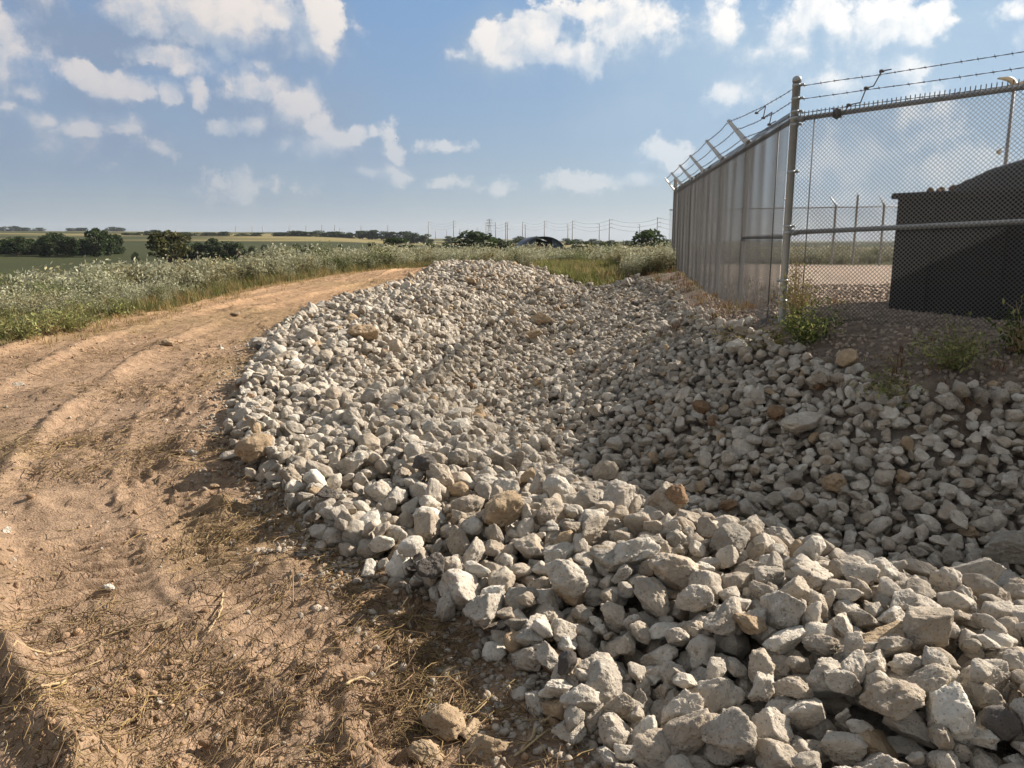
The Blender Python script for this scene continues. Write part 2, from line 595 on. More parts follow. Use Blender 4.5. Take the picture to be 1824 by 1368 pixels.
# base colours of the soil and the fields
def ground_colour(x, y):
    n1 = fbm2(x * .9, y * .9, 4)[:, None]
    n2 = fbm2(x * 4 + 7, y * 4, 3)[:, None]
    D = np.hypot(x, y)
    az = np.degrees(np.arctan2(x, y))
    dirt_near = np.array([.395, .276, .184])
    dirt_far = np.array([.42, .275, .162])
    wf = sstep(6, 16, D)[:, None]
    dirt = dirt_near * (1 - wf) + dirt_far * wf
    dirt = dirt * (1 + .16 * n1 + .10 * n2)
    # straw-coloured scrub patches on the road
    straw = np.array([.33, .235, .125]) * (1 + .2 * n2)
    ws = (sstep(.05, .4, fbm2(x * .8 + 31, y * .8 + 4, 4)) * .55)[:, None]
    dirt = dirt * (1 - ws) + straw * ws
    grass = np.array([.105, .115, .035]) * (1 + .35 * n1 + .2 * n2)
    dry = np.array([.20, .16, .06])
    wd = sstep(-.2, .5, fbm2(x * .25 + 3, y * .25, 3))[:, None] * .6
    grass = grass * (1 - wd) + dry * wd
    field = np.array([.046, .052, .019]) * (1 + .25 * fbm2(x / 22, y / 9, 4)[:, None])  # grass colour darkened, standing in for a cloud shadow over the field
    tan = np.array([.24, .20, .085])
    wt = (sstep(.0, .25, fbm2(x / 160 + 2.7, y / 90 + 1.3, 3)) * sstep(230, 420, D))[:, None]
    field = field * (1 - wt) + tan * wt
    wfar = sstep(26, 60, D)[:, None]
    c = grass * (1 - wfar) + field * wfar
    m = dirt_mask(x, y)[:, None]
    c = c * (1 - m) + dirt * m
    rip = in_poly(x, y, RIPRAP)[:, None]
    c = np.where(rip, np.array([.27, .235, .195]) * (1 + .2 * n2), c)
    pad_d, _ = seg_dist(x, y, PAD + [PAD[0]])
    pad_in = in_poly(x, y, PAD)
    wp = sstep(-.5, .25, np.where(pad_in, pad_d, -pad_d) + .25 * n2[:, 0])[:, None]
    pad = np.array([.44, .35, .27]) * (1 + .18 * n2)
    c = np.where(D[:, None] < 60, c * (1 - wp) + pad * wp, c)
    bare = (in_poly(x, y, [(2.2, 6.0), (2.5, 7.8), (2.72, 7.9), (3.9, 19), (3.0, 18), (2.3, 9.5), (2.2, 7.3)]) | in_poly(x, y, [(2.3, 6.2), (2.72, 7.75), (4.3, 6.5), (7.5, 4.1), (7.5, 3.2), (5.2, 4.2), (3.5, 5.0), (2.7, 5.7)]))
    c = np.where(bare[:, None], np.array([.25, .195, .15]) * (1 + .3 * n2), c)
    return np.clip(c, 0.01, .8)


def make_ground_mat():
    m, nt, b, _ = new_mat('soil')
    n = N(nt)
    p = n.pos()
    base = n.attr('tint')
    a = n.noise(p, 14.0, 6, .65)
    f = n.noise(p, 90.0, 5, .6)
    c = n.mix(n.maprange(a, .3, .7), n.mix(1.0, base, (.74, .72, .70), 'MULTIPLY'), n.mix(1.0, base, (1.22, 1.2, 1.18), 'MULTIPLY'))
    c = n.mix(n.math('MULTIPLY', n.maprange(f, .56, .68), .5), c, n.mix(1.0, base, (.55, .5, .45), 'MULTIPLY'))
    grains = n.maprange(n.voronoi(p, 55.0), .0, .18, 1.0, 0.0)
    sel = n.maprange(n.noise(p, 21.0, 2), .55, .62)
    c = n.mix(n.math('MULTIPLY', n.math('MULTIPLY', grains, sel), .7), c, n.mix(1.0, base, (1.6, 1.6, 1.6), 'MULTIPLY'))
    nt.links.new(c, b.inputs['Base Color'])
    b.inputs['Roughness'].default_value = .95
    b.inputs['Specular IOR Level'].default_value = .12
    h = n.math('ADD', n.math('MULTIPLY', a, .9), n.math('MULTIPLY', f, .5))
    h = n.math('ADD', h, n.math('MULTIPLY', n.noise(p, 260.0, 3, .6), .18))
    nt.links.new(n.bump(h, 1.0, .035), b.inputs['Normal'])
    return m


M_SOIL = make_ground_mat()
mb = MB()
nx, ny = len(gx), len(gy)
ii = (np.arange(ny - 1)[:, None] * nx + np.arange(nx - 1)[None, :]).ravel()
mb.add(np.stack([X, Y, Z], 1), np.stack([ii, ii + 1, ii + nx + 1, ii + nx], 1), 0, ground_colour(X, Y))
ground = mb.build('ground', M_SOIL, color=True)
tag(ground, 'tan dirt track, gravel pad and rolling fields', 'ground', kind='structure')

# ------------------------------------------------------------------ rocks
def ico(level):
    bm = bmesh.new()
    bmesh.ops.create_icosphere(bm, subdivisions=level, radius=1.0)
    bm.verts.ensure_lookup_table()
    V = np.array([v.co[:] for v in bm.verts])
    F = np.array([[v.index for v in f.verts] for f in bm.faces])
    bm.free()
    return V / np.linalg.norm(V, axis=1)[:, None], F


ICO = {k: ico(k) for k in (1, 2, 3, 4, 5)}
NVAR = 30


def rock_shape(dirs, k, level):
    r = np.random.default_rng(1000 + k)
    npl = r.integers(8, 13)
    n = r.normal(size=(npl, 3))
    n /= np.linalg.norm(n, axis=1)[:, None]
    d = r.uniform(.58, 1.0, npl)
    dots = np.maximum(dirs @ n.T, .02)
    q = d[None, :] / dots
    p = r.uniform(30, 80)
    rad = (np.sum(q ** -p, axis=1) + 1.25 ** -p) ** (-1 / p)
    off = r.uniform(0, 30, 3)
    rad = rad * (1 + .15 * fbm3(dirs * 1.7 + off, 2))
    if level >= 2:
        rad = rad * (1 + .115 * fbm3(dirs * 4.3 + off, 3))
    if level >= 5:
        pit = np.clip(fbm3(dirs * 9 + off + 5, 3) - .12, 0, 1)
        rad = rad * (1 - .20 * pit + .035 * fbm3(dirs * 15 + off, 2))
    sc = np.array([1.0, r.uniform(.62, .95), r.uniform(.48, .8)])
    V = dirs * rad[:, None] * sc
    V -= (V.max(0) + V.min(0)) / 2
    return V / np.abs(V).max()


ROCKV = {lv: [rock_shape(ICO[lv][0], k, lv) for k in range(NVAR)] for lv in ICO}
M_ROCK = rock_mat('limestone', False)
M_ROCKS = rock_mat('limestone_mass', True)
ROCKME = []
for k in range(NVAR):
    q = MB()
    q.add(ROCKV[5][k], ICO[5][1])
    ROCKME.append(q.mesh('rock', [M_ROCK]))
ASPECT = [ROCKV[3][k].max(0) - ROCKV[3][k].min(0) for k in range(NVAR)]

TINTS = {'pale grey': (.510, .462, .395), 'warm grey': (.440, .382, .310), 'whitish': (.610, .570, .500), 'tan': (.430, .325, .215),
         'rusty brown': (.265, .172, .105), 'dark sooty': (.120, .108, .098), 'mid grey': (.360, .325, .275)}
TN = list(TINTS)
TP = np.array([.48, .27, .11, .022, .005, .009, .11])
TP /= TP.sum()

CELL = .02
HX0, HX1, HY0, HY1 = -4.2, 6.4, 1.0, 25.4
hxs = np.arange(HX0, HX1, CELL)
hys = np.arange(HY0, HY1, CELL)
HGX, HGY = np.meshgrid(hxs, hys)
HM = height(HGX.ravel(), HGY.ravel()).reshape(HGX.shape)
HBASE = HM.copy()


def euler_mat(rx, ry, rz):
    return np.array(Euler((rx, ry, rz)).to_matrix())


def drop(x, y, size, var, R, tries, jit, squash=.70, cap=.9):
    """rest a rock on the heap: pick the lowest of a few nearby spots; returns centre and half height"""
    V = ROCKV[2][var] @ R.T * size
    ex = V.max(0) - V.min(0)
    rp = max(.03, .25 * (ex[0] + ex[1]))
    hzz = ex[2] / 2
    best = None
    k = int(rp * .84 / CELL + .5)
    for t in range(tries):
        px = x + (0 if t == 0 else random.uniform(-jit, jit))
        py = y + (0 if t == 0 else random.uniform(-jit, jit))
        i, j = int((py - HY0) / CELL), int((px - HX0) / CELL)
        if i - k < 0 or j - k < 0 or i + k + 1 >= HM.shape[0] or j + k + 1 >= HM.shape[1]:
            continue
        sub = HM[i - k:i + k + 1, j - k:j + k + 1]
        prof = PROF[k] if k in PROF else PROF.setdefault(k, np.sqrt(np.clip(1 - (np.add.outer(np.arange(-k, k + 1) ** 2, np.arange(-k, k + 1) ** 2)) / (k * k + .3), 0, 1)))
        ok = prof > .25
        zc = np.max(np.where(ok, sub + hzz * squash * prof, -9))
        rel = zc - np.max(np.where(ok, HBASE[i - k:i + k + 1, j - k:j + k + 1] + hzz * squash * prof, -9))
        if best is None or rel < best[0]:
            best = (rel, px, py, zc, i, j, k, prof, ok)
    if best is None:
        return None
    rel, px, py, zc, i, j, k, prof, ok = best
    gi, gj = min(i + 4, HM.shape[0] - 1), min(j + 4, HM.shape[1] - 1)
    slope = math.hypot(HBASE[gi, j] - HBASE[i, j], HBASE[i, gj] - HBASE[i, j]) / (4 * CELL)
    if rel > cap + 1.5 * rp * slope:
        return None
    sub = HM[i - k:i + k + 1, j - k:j + k + 1]
    np.maximum(sub, np.where(ok, zc + hzz * (squash + .1) * prof, -9), out=sub)
    return px, py, zc, hzz, i, j, rp


PROF = {}
rocks = []      # x, y, z, size, var, R(euler), tint name, hz, i, j


def put(x, y, size, tint, var=None, tilt=.45, tries=1, jit=0, label=None, cap=.9):
    var = random.randrange(NVAR) if var is None else var
    e = (random.gauss(0, tilt), random.gauss(0, tilt), random.uniform(0, 2 * PI))
    r = drop(x, y, size, var, euler_mat(*e), tries, jit, cap=cap)
    if r:
        rocks.append(dict(x=r[0], y=r[1], z=r[2], s=size, v=var, e=e, t=tint, hz=r[3], i=r[4], j=r[5], rp=r[6], label=label))
        return True
    return False


# random spots in the riprap outline
def spots(n):
    out = []
    while len(out) < n:
        x = RNG.uniform(-3.6, 6.0, 4000)
        y = RNG.uniform(1.1, 25.0, 4000)
        keep = in_poly(x, y, RIPRAP) & (np.abs(x) < y * .72 + .6)
        out += list(zip(x[keep], y[keep]))
    return out[:n]


def rock_size(x, y):
    s = math.exp(random.gauss(math.log(.061 if y < 4.2 else .055), .24))
    s = min(max(s, .035), .125)
    if random.random() < .002:
        s = random.uniform(.10, .13)
    # finer stone towards the fence on the upper slope
    d = BANKD(x, y)
    if y > 8 and d < 1.6:
        s *= .62 + .2 * d
    if y < 4 and s < .05:
        s *= 1.3
    return s


def BANKD(x, y):
    d, _ = seg_dist(np.array([x]), np.array([y]), BANK)
    return float(d[0])


NROCK = 20000
for x, y in spots(NROCK):
    t = TN[int(RNG.choice(len(TN), p=TP))]
    if y > 15 and random.random() < .18:
        t = 'tan'
    s0 = rock_size(x, y)
    dte = float(seg_dist(np.array([x]), np.array([y]), TOE)[0][0])
    put(x, y, s0, t, tries=5, jit=.09, cap=.125 if dte > .32 else .015 + .32 * dte)
# smaller stones settle into the gaps
for x, y in spots(15000):
    if y > 11 and random.random() < .45:
        continue
    t = TN[int(RNG.choice(len(TN), p=TP))]
    put(x, y, random.uniform(.028, .06), t, tries=5, jit=.08, cap=.10)
n_base = len(rocks)

# rocks one can point to
def surf(px, py):
    """where the sight line of a surveyed rock meets the heap"""
    dx, dy, dz = ray(px, py)
    t = 1.2
    while t < 40:
        x, y, z = dx * t, dy * t, EYE + dz * t
        i, j = int((y - HY0) / CELL), int((x - HX0) / CELL)
        h = HM[i, j] if 0 <= i < HM.shape[0] and 0 <= j < HM.shape[1] else hz(x, y)
        if z <= h:
            return x, y
        t += .02
    return x, y


NAMED = [  # px, py, half length, tint, label
    (870, 1128, .125, 'pale grey', 'lone pale rock lying on the dirt just outside the foot of the rock bank'),
    (1125, 1000, .15, 'whitish', 'big whitish chunk sitting on top of the near bank crest'),
    (1005, 1085, .12, 'whitish', 'whitish upright block on the near face of the bank'),
    (768, 1046, .10, 'dark sooty', 'black sooty rock at the foot of the near bank beside the dirt'),
    (757, 850, .13, 'dark sooty', 'black pitted rock lying among the pale rocks of the curved bank'),
    (578, 882, .08, 'dark sooty', 'small black sooty rock at the dirt edge of the curved bank'),
    (1300, 908, .12, 'rusty brown', 'large rusty brown pointed rock standing in the shaded ditch'),
    (1247, 745, .11, 'rusty brown', 'orange brown rock on the slope below the fence corner'),
    (1268, 762, .10, 'rusty brown', 'rusty rock touching the orange brown one below the fence corner'),
    (1380, 775, .10, 'rusty brown', 'flat rusty brown rock on the middle of the shaded slope'),
    (1205, 893, .09, 'rusty brown', 'small rusty brown stone down in the ditch bottom'),
    (1425, 780, .19, 'pale grey', 'large pale blocky rock on the middle of the shaded slope'),
    (1480, 868, .16, 'tan', 'long flat tan slab lying on the shaded slope'),
    (645, 598, .25, 'tan', 'huge cream boulder set in the sunlit inner face of the bank'),
    (965, 577, .28, 'tan', 'brown boulder lying in the ditch bottom near its far end'),
    (950, 605, .20, 'tan', 'squat tan boulder in front of the brown ditch boulder'),
    (840, 690, .10, 'rusty brown', 'reddish stone on the sunlit inner slope of the bank'),
    (1115, 508, .20, 'pale grey', 'pale boulder on the far top of the fence side slope'),
    (455, 810, .15, 'tan', 'brown topped rock at the outermost bend of the bank'),
    (1795, 1010, .18, 'mid grey', 'large squarish grey rock in the shaded ditch at the frame edge'),
]
for px, py, s, t, lab in NAMED:
    x, y = surf(px, py)
    if put(x, y, s * (.74 if t in ('tan', 'rusty brown') else .82), t, label=lab, tilt=.15):
        rocks[-1]['z'] -= .4 * rocks[-1]['hz']

# stray stones on the dirt track
STRAY = [
    (790, 1292, .105, 'tan', 'long dusty flat stone half buried beside the dry grass clump'),
    (838, 1308, .065, 'tan', 'small dusty stone touching the long flat half buried one'),
    (862, 1335, .095, 'tan', 'dusty wedge shaped stone near the front of the bank'),
    (760, 1352, .075, 'tan', 'crumbly pale stone at the lower frame edge on the dirt'),
    (195, 1058, .032, 'whitish', 'small white stone alone on the tyre tracked dirt'),
    (318, 807, .05, 'tan', 'tan stone beside the white one on the grassy dirt mound'),
    (345, 810, .05, 'whitish', 'white stone at the foot of the grassy dirt mound'),
    (300, 1115, .04, 'tan', 'flat dusty stone lying near the long dry stalk'),
    (12, 950, .032, 'whitish', 'pale stone at the far side of the track rut'),
    (32, 688, .065, 'pale grey', 'grey stone on the outer side of the dirt track'),
    (297, 616, .10, 'tan', 'stone in the dark clod in the middle of the dirt track'),
    (444, 617, .055, 'whitish', 'white stone on the smooth dirt close to the rock bank'),
    (420, 563, .09, 'tan', 'dirt caked stone by the far weedy bank of the track'),
    (575, 1015, .045, 'tan', 'small tan stone between straw and the bank foot'),
    (395, 622, .045, 'whitish', 'small pale stone on the dirt beyond the mound'),
    (385, 870, .045, 'tan', 'rounded tan stone behind the dirt ridge'),
]
def on_ground(px, py):
    dx, dy, dz = ray(px, py)
    t = np.concatenate([np.arange(1.5, 8, .02), np.arange(8, 40, .08)])
    hh = height(dx * t, dy * t)
    k = int(np.argmax(EYE + dz * t <= hh))
    return dx * t[k], dy * t[k], float(hh[k])


FLAT = sorted(range(NVAR), key=lambda k: sorted(ASPECT[k])[0] / sorted(ASPECT[k])[2] + (ASPECT[k].argmin() != 2))[:8]
stray = []
for px, py, s, t, lab in STRAY:
    x, y, z = on_ground(px, py)
    e = (random.gauss(0, .12), random.gauss(0, .12), random.uniform(0, 6.28))
    v = random.choice(FLAT) if t == 'tan' else random.randrange(NVAR)
    ex = np.ptp(ROCKV[2][v] @ euler_mat(*e).T * s, axis=0)
    stray.append(dict(x=x, y=y, z=z + ex[2] * .12, s=s * .9, v=v, e=e, t=t, hz=ex[2] / 2, label=lab))

# which rocks lie on top and show largest
for r in rocks:
    d = math.sqrt(r['x'] ** 2 + r['y'] ** 2 + (r['z'] - EYE) ** 2)
    px, py = project(r['x'], r['y'], r['z'])
    r['px'], r['py'], r['D'] = px, py, d
    sub = HM[max(0, r['i'] - 2):r['i'] + 3, max(0, r['j'] - 2):r['j'] + 3]
    cover = float(np.mean(sub)) - (r['z'] + r['hz'] * .86)
    r['top'] = cover < r['hz'] * .55
    r['rank'] = r['s'] / d if (r['top'] and -30 < px < 1854 and py < 1420) else 0
    if r['label']:
        r['rank'] = 9
order = sorted(range(len(rocks)), key=lambda k: -rocks[k]['rank'])
print('ROCKS', len(rocks))
N_IND = 300 - len(stray)
ind = [rocks[k] for k in order[:N_IND]]
rest = [rocks[k] for k in order[N_IND:]]


def shape_word(r):
    a = sorted(ASPECT[r['v']])
    if a[0] / a[2] < .52:
        return 'flat'
    if a[1] / a[2] < .70:
        return 'long'
    if a[0] / a[2] > .70:
        return 'chunky'
    return 'wedge-shaped' if r['v'] % 2 else 'rounded'


def size_word(r):
    return 'large' if r['s'] > .11 else ('small' if r['s'] < .075 else 'middling')


def zone_word(r):
    dt, arc = seg_dist(np.array([r['x']]), np.array([r['y']]), TOE)
    dt = float(dt[0])
    px = r['px']
    side = 'right end' if px > 1450 else ('middle' if px > 1050 else ('bend' if px < 720 else 'left part'))
    if dt < .28:
        return 'at bank foot, ' + side
    if dt < .62:
        return 'on bank face, ' + side
    if dt < 1.0:
        return 'on bank crest, ' + side
    if dt < 1.5:
        return 'in ditch behind bank, ' + side
    return 'on slope below fence, ' + ('right part' if px > 1450 else 'left part')


labs = {}
for r in ind:
    if not r['label']:
        r['auto'] = f"{size_word(r)} {r['t']} {shape_word(r)} rock {zone_word(r)}"
        labs.setdefault(r['auto'], []).append(r)
for lab, rs in labs.items():
    if len(rs) == 1:
        rs[0]['label'] = lab
    else:
        rs.sort(key=lambda r: r['D'])
        if len(rs) == 2:
            names = ['nearer of two:', 'farther of two:']
        elif len(rs) == 3:
            names = ['nearest of three:', 'middle of three:', 'farthest of three:']
        else:
            ordn = ['nearest', 'second nearest', 'third nearest', 'fourth nearest', 'fifth nearest', 'sixth nearest', 'seventh nearest', 'eighth nearest', 'ninth nearest', 'tenth nearest']
            names = [f'{ordn[min(k, 9)]}:' if k < len(rs) - 1 else 'farthest:' for k in range(len(rs))]
        for r, nm in zip(rs, names):
            r['label'] = f'{nm} {lab}'

for grp, lst in (('rocks of the riprap bank', ind), ('stray stones on the dirt track', stray)):
    for r in lst:
        o = link('rock' if lst is ind else 'stray_stone', ROCKME[r['v']])
        o.location = (r['x'], r['y'], r['z'])
        o.rotation_euler = r['e']
        o.scale = (r['s'],) * 3
        t = TINTS[r['t']]
        f = random.uniform(.88, 1.12)
        g = random.uniform(.97, 1.03)
        o.color = (min(1, t[0] * f), min(1, t[1] * f * g ** .5), min(1, t[2] * f * g), 1)
        tag(o, r['label'], 'rock' if lst is ind else 'stone', grp)

mass, crude = MB(), MB()
for r in rest:
    if r['D'] > 13 and not r['top'] and r['hz'] < .1:
        lv = 1
    elif not r['top']:
        lv = 2
    else:
        lv = 4 if r['D'] < 6.3 else (3 if r['D'] < 15 else 2)
    V = ROCKV[lv][r['v']] @ euler_mat(*r['e']).T * r['s'] + np.array([r['x'], r['y'], r['z']])
    t = np.array(TINTS[r['t']]) * random.uniform(.86, 1.14)
    (mass if lv == 4 else crude).add(V, ICO[lv][1], 0, t)
n_smooth = sum(len(f) for f in mass.F)
for V, F, C_ in zip(crude.V, crude.F, crude.C):
    mass.add(V, F - F.min(), 0, C_)
me = mass.mesh('riprap_rocks', [M_ROCKS], True, True)
sm = np.ones(len(me.polygons), dtype=bool)
sm[n_smooth:] = False                       # small far stones keep their broken facets
me.polygons.foreach_set('use_smooth', sm)
o = link('riprap_rocks', me)
tag(o, 'mass of smaller grey limestone rocks lining the ditch and its banks', 'rocks', kind='stuff')

# pebbles, crumbs of soil and gravel lying loose
peb = MB()
def crumbs(n, sx, sy, sfun, cfun, cond):
    k = 0
    while k < n:
        x, y = sx(), sy()
        if not cond(x, y):
            continue
        k += 1
        s = sfun()
        q = np.random.default_rng(k)
        lv = 2 if s > .012 else 1
        V = ROCKV[lv][random.randrange(NVAR)] @ euler_mat(random.gauss(0, .5), random.gauss(0, .5), random.uniform(0, 6)).T * s
        pts.append((x, y))
        items.append((V, ICO[lv][1], cfun(), s))
pts, items = [], []
def fan_xy():
    y = 1.7 + 9 * random.random() ** 1.8
    return random.uniform(-.75, .7) * y, y
def hz_fast(x, y):
    i, j = int((y - HY0) / CELL), int((x - HX0) / CELL)
    return float(HBASE[min(max(i, 0), HBASE.shape[0] - 1), min(max(j, 0), HBASE.shape[1] - 1)])


def soil_crumbs(n, n2):
    k = 0
    P = []
    while len(P) < n:
        x, y = fan_xy()
        P.append((x, y))
    P = np.array(P)
    keep = in_poly(P[:, 0], P[:, 1], ROAD) & (dirt_mask(P[:, 0], P[:, 1]) > .5)
    clus = fbm2(P[:, 0] * 1.6 + 12, P[:, 1] * 1.6, 3) + RNG.uniform(-.5, .5, len(P)) > -.05
    P = P[keep & clus]
    zz = height(P[:, 0], P[:, 1])
    for (x, y), z in zip(P, zz):
        big = random.random()
        s = random.uniform(.004, .011) if big < .86 else random.uniform(.011, .024)
        lv = 2 if s > .009 and y < 5 else 1
        V = ROCKV[lv][random.randrange(NVAR)] @ euler_mat(random.gauss(0, .6), random.gauss(0, .6), random.uniform(0, 6)).T * s
        u = random.random()
        col = np.array([.38, .255, .16]) * random.uniform(.7, 1.2) if u < .86 else np.array([.46, .40, .32]) * random.uniform(.8, 1.2)
        peb.add(V + np.array([x, y, z + s * .25]), ICO[lv][1], 0, col)
    # chips and grit along the foot of the rock bank and between the stones
    for _ in range(4200):
        k = random.randrange(2, len(TOE) - 1)
        t = random.random()
        x = TOE[k][0] * (1 - t) + TOE[k + 1][0] * t if k + 1 < len(TOE) else TOE[k][0]
        y = TOE[k][1] * (1 - t) + TOE[k + 1][1] * t if k + 1 < len(TOE) else TOE[k][1]
        x += random.gauss(-.02, .16)
        y += random.gauss(-.02, .14)
        if y < 1.6 or y > 14:
            continue
        s = min(.03, random.uniform(.005, .013) + abs(random.gauss(0, .006)))
        lv = 2 if y < 6 else 1
        V = ROCKV[lv][random.randrange(NVAR)] @ euler_mat(random.gauss(0, .6), random.gauss(0, .6), random.uniform(0, 6)).T * s
        peb.add(V + np.array([x, y, hz_fast(x, y) + s * .25]), ICO[lv][1], 0, np.array([.44, .38, .31]) * random.uniform(.7, 1.2))
    # gravel along the fence and on the pad
    P = []
    while len(P) < n2:
        x, y = random.uniform(2.2, 8), random.uniform(5.0, 12)
        if abs(x) < y * .72:
            P.append((x, y))
    P = np.array(P)
    bd, _ = seg_dist(P[:, 0], P[:, 1], BANK)
    ok = ~in_poly(P[:, 0], P[:, 1], RIPRAP)
    P = P[ok]
    zz = height(P[:, 0], P[:, 1])
    for (x, y), z in zip(P, zz):
        s = random.uniform(.010, .030)
        V = ROCKV[1][random.randrange(NVAR)] @ euler_mat(random.gauss(0, .6), random.gauss(0, .6), random.uniform(0, 6)).T * s
        col = np.array([.42, .34, .27]) * random.uniform(.7, 1.25)
        peb.add(V + np.array([x, y, z + s * .2]), ICO[1][1], 0, col)
soil_crumbs(15000, 7000)
o = peb.build('gravel', M_ROCKS, color=True)
tag(o, 'loose gravel and soil crumbs scattered over track and pad', 'gravel', kind='stuff')

# ------------------------------------------------------------------ metals and paints
M_GALV = plain_mat('galvanised_steel', (.40, .415, .42), .48, .55, .18, 20, .1)
M_WIRE = plain_mat('galvanised_wire', (.15, .145, .135), .6, .25, .2, 30)
M_BARB = plain_mat('weathered_wire', (.16, .15, .15), .6, .4, .2, 30)
M_BRIGHT = plain_mat('bright_zinc', (.62, .63, .64), .42, .6, .1, 20)
M_BLACK = plain_mat('black_paint', (.007, .007, .0075), .75, 0, .3, 4, .15)
M_TARP = plain_mat('black_tarpaulin', (.009, .009, .0095), .6, 0, .3, 3, .3)
M_LOAD = plain_mat('brown_rubble', (.16, .095, .055), .95, 0, .5, 6, .6)
M_WHITE = plain_mat('cream_enamel', (.62, .58, .50), .5, 0, .06, 5)
M_POLE = plain_mat('steel_pole', (.30, .30, .30), .6, 0, .12, 2)
M_SHELL = plain_mat('dull_corrugated_steel', (.075, .08, .09), .6, .2, .25, 1.5)
M_PANEL = plain_mat('blue_grey_sheet', (.10, .125, .16), .6, 0, .2, 1.0)
M_DARK = plain_mat('dark_interior', (.02, .02, .02), .9, 0, .2, 1.0)
M_RED = plain_mat('red_paint', (.30, .09, .05), .6, 0, .2, 3)
M_BARK = plain_mat('bark', (.12, .085, .06), .9, 0, .35, 6, .6)
M_TWIG = plain_mat('dry_stalk', (.42, .31, .17), .85, 0, .35, 40, .3)
M_LEAF = leaf_mat('leaves', .35)
M_WEED = leaf_mat('weed_leaves', .30, .75)
M_STRAW = leaf_mat('straw', .15, .8)

# ------------------------------------------------------------------ chain link fence
C0 = np.array([2.72, 7.77])
CL = np.array([4.01, 19.5])
UR = np.array([1.52, -1.22])
UR = UR / np.linalg.norm(UR)
CR = C0 + UR * 4.6
GZ = .71


def chain_mesh(P0, P1, z0, z1, diag, r, out, amp=.012, slope=0.0, flare=0.0, seed=0):
    """woven wire: every wire is a zigzag hooked round its neighbour"""
    P0, P1 = np.array(P0), np.array(P1)
    L = np.linalg.norm(P1 - P0)
    t = (P1 - P0) / L
    nrm = np.array(out)
    h = diag / 2
    nw = int(L / h)
    nz = int((z1 - z0) / h)
    k = np.arange(nw)[:, None]
    m = np.arange(nz + 1)[None, :]
    par = (m + k) % 2
    s = (k + par) * h
    z = z0 + m * h + 0 * s + slope * s
    u = np.where(par == 1, 1.0, -1.0) * r * 1.3
    # the fabric hangs in shallow folds
    w = amp * (np.sin(s * 2 * PI / .62 + 1.3 * seed) * .6 + 1.4 * vn2(s * 1.9 + seed, z * .35) + .5 * vn2(s * 5 + seed, z * .8))
    zz = np.clip((z - z0) / .28, 0, 1)
    w = w + flare * (1 - zz) ** 2 * np.exp(-s / 1.6)
    ext = np.where(m == nz, .022, 0.0)
    z = z + ext * 0
    o = u + w
    cx = P0[0] + t[0] * s + nrm[0] * o
    cy = P0[1] + t[1] * s + nrm[1] * o
    P = np.stack([cx, cy, z], -1)
    # straight twisted tips at the top
    tip = P[:, -1:, :].copy()
    prev = P[:, -2:-1, :]
    tip[:, :, :2] = P[:, -1:, :2]
    tip[:, :, 2] += .045
    P = np.concatenate([P, tip], 1)
    nv = P.shape[1]
    a = np.array([t[0], t[1], 0]) * r * 1.35
    b = np.array([nrm[0], nrm[1], 0]) * r
    V = np.stack([P + a, P + b, P - a, P - b], 2)
    base = (np.arange(nw)[:, None, None] * nv + np.arange(nv - 1)[None, :, None]) * 4
    j = np.arange(4)[None, None, :]
    j2 = (j + 1) % 4
    F = np.stack([base + j, base + j2, base + 4 + j2, base + 4 + j], -1).reshape(-1, 4)
    q = MB()
    q.add(V.reshape(-1, 3), F)
    return q


def post_mb(x, y, z0, z1, r, cap=True):
    q = MB()
    prof = [(r, z0), (r, z1)]
    if cap:
        prof += [(r * 1.14, z1), (r * 1.14, z1 + .03), (r * 1.0, z1 + .045), (r * .55, z1 + .062), (0.001, z1 + .066)]
    q.lathe(prof, (x, y, 0), 16)
    return q


fence = thing('chain_link_fence', (C0[0], C0[1], GZ), 'tall galvanised chain link fence with barbed wire on top, bending at its thick corner post', 'fence')
OFF = np.array([C0[0], C0[1], GZ])
def fpart(q, name, mat, smooth=True, parent=fence):
    if parent is fence:
        q.V = [v - OFF for v in q.V]
    return q.build(name, mat, parent, smooth)


nl = np.array([-.994, .109])
nr = np.array([UR[1], -UR[0]])          # towards the camera
tl = (CL - C0) / np.linalg.norm(CL - C0)
LL = np.linalg.norm(CL - C0)
RAILZ, MIDZ, TOPZ = 2.70, 1.62, 3.03
fpart(chain_mesh(C0 + nl * .035 + tl * .05, CL + nl * .035, GZ - .03, RAILZ + .02, 0.042, .0023, nl, .0035, 0, .16, 3), 'chain_mesh', M_WIRE)
fpart(chain_mesh(C0 + nr * .035 + UR * .05, CR + nr * .035, GZ - .0, RAILZ + .02, .038, .0027, nr, .004, .045, .0, 8), 'chain_mesh', M_WIRE)
# leaning slightly under the pull of the wires
cp = MB()
cp.lathe([(.037, GZ - .1), (.037, TOPZ), (.042, TOPZ), (.042, TOPZ + .03), (.037, TOPZ + .042), (.02, TOPZ + .055), (.001, TOPZ + .058)], (C0[0], C0[1], 0), 20)
fpart(cp, 'corner_post', M_GALV)
for z in (RAILZ + .30, RAILZ + .18, RAILZ + .06, RAILZ, RAILZ - .06, 2.2, 1.68, MIDZ, 1.15, .95):
    q = MB()
    q.lathe([(.0375, z - .012), (.0405, z - .012), (.0405, z + .012), (.0375, z + .012)], (C0[0], C0[1], 0), 18)
    e = C0 + (UR * .055 if z > 1.2 else nl * .05)
    q.box((e[0], e[1], z), (.04, .012, .024), euler_mat(0, 0, math.atan2(UR[1], UR[0])))
    q.tube([(e[0] - nr[0] * .02, e[1] - nr[1] * .02, z), (e[0] + nr[0] * .02, e[1] + nr[1] * .02, z)], .006, 6)
    fpart(q, 'tension_band', M_GALV)
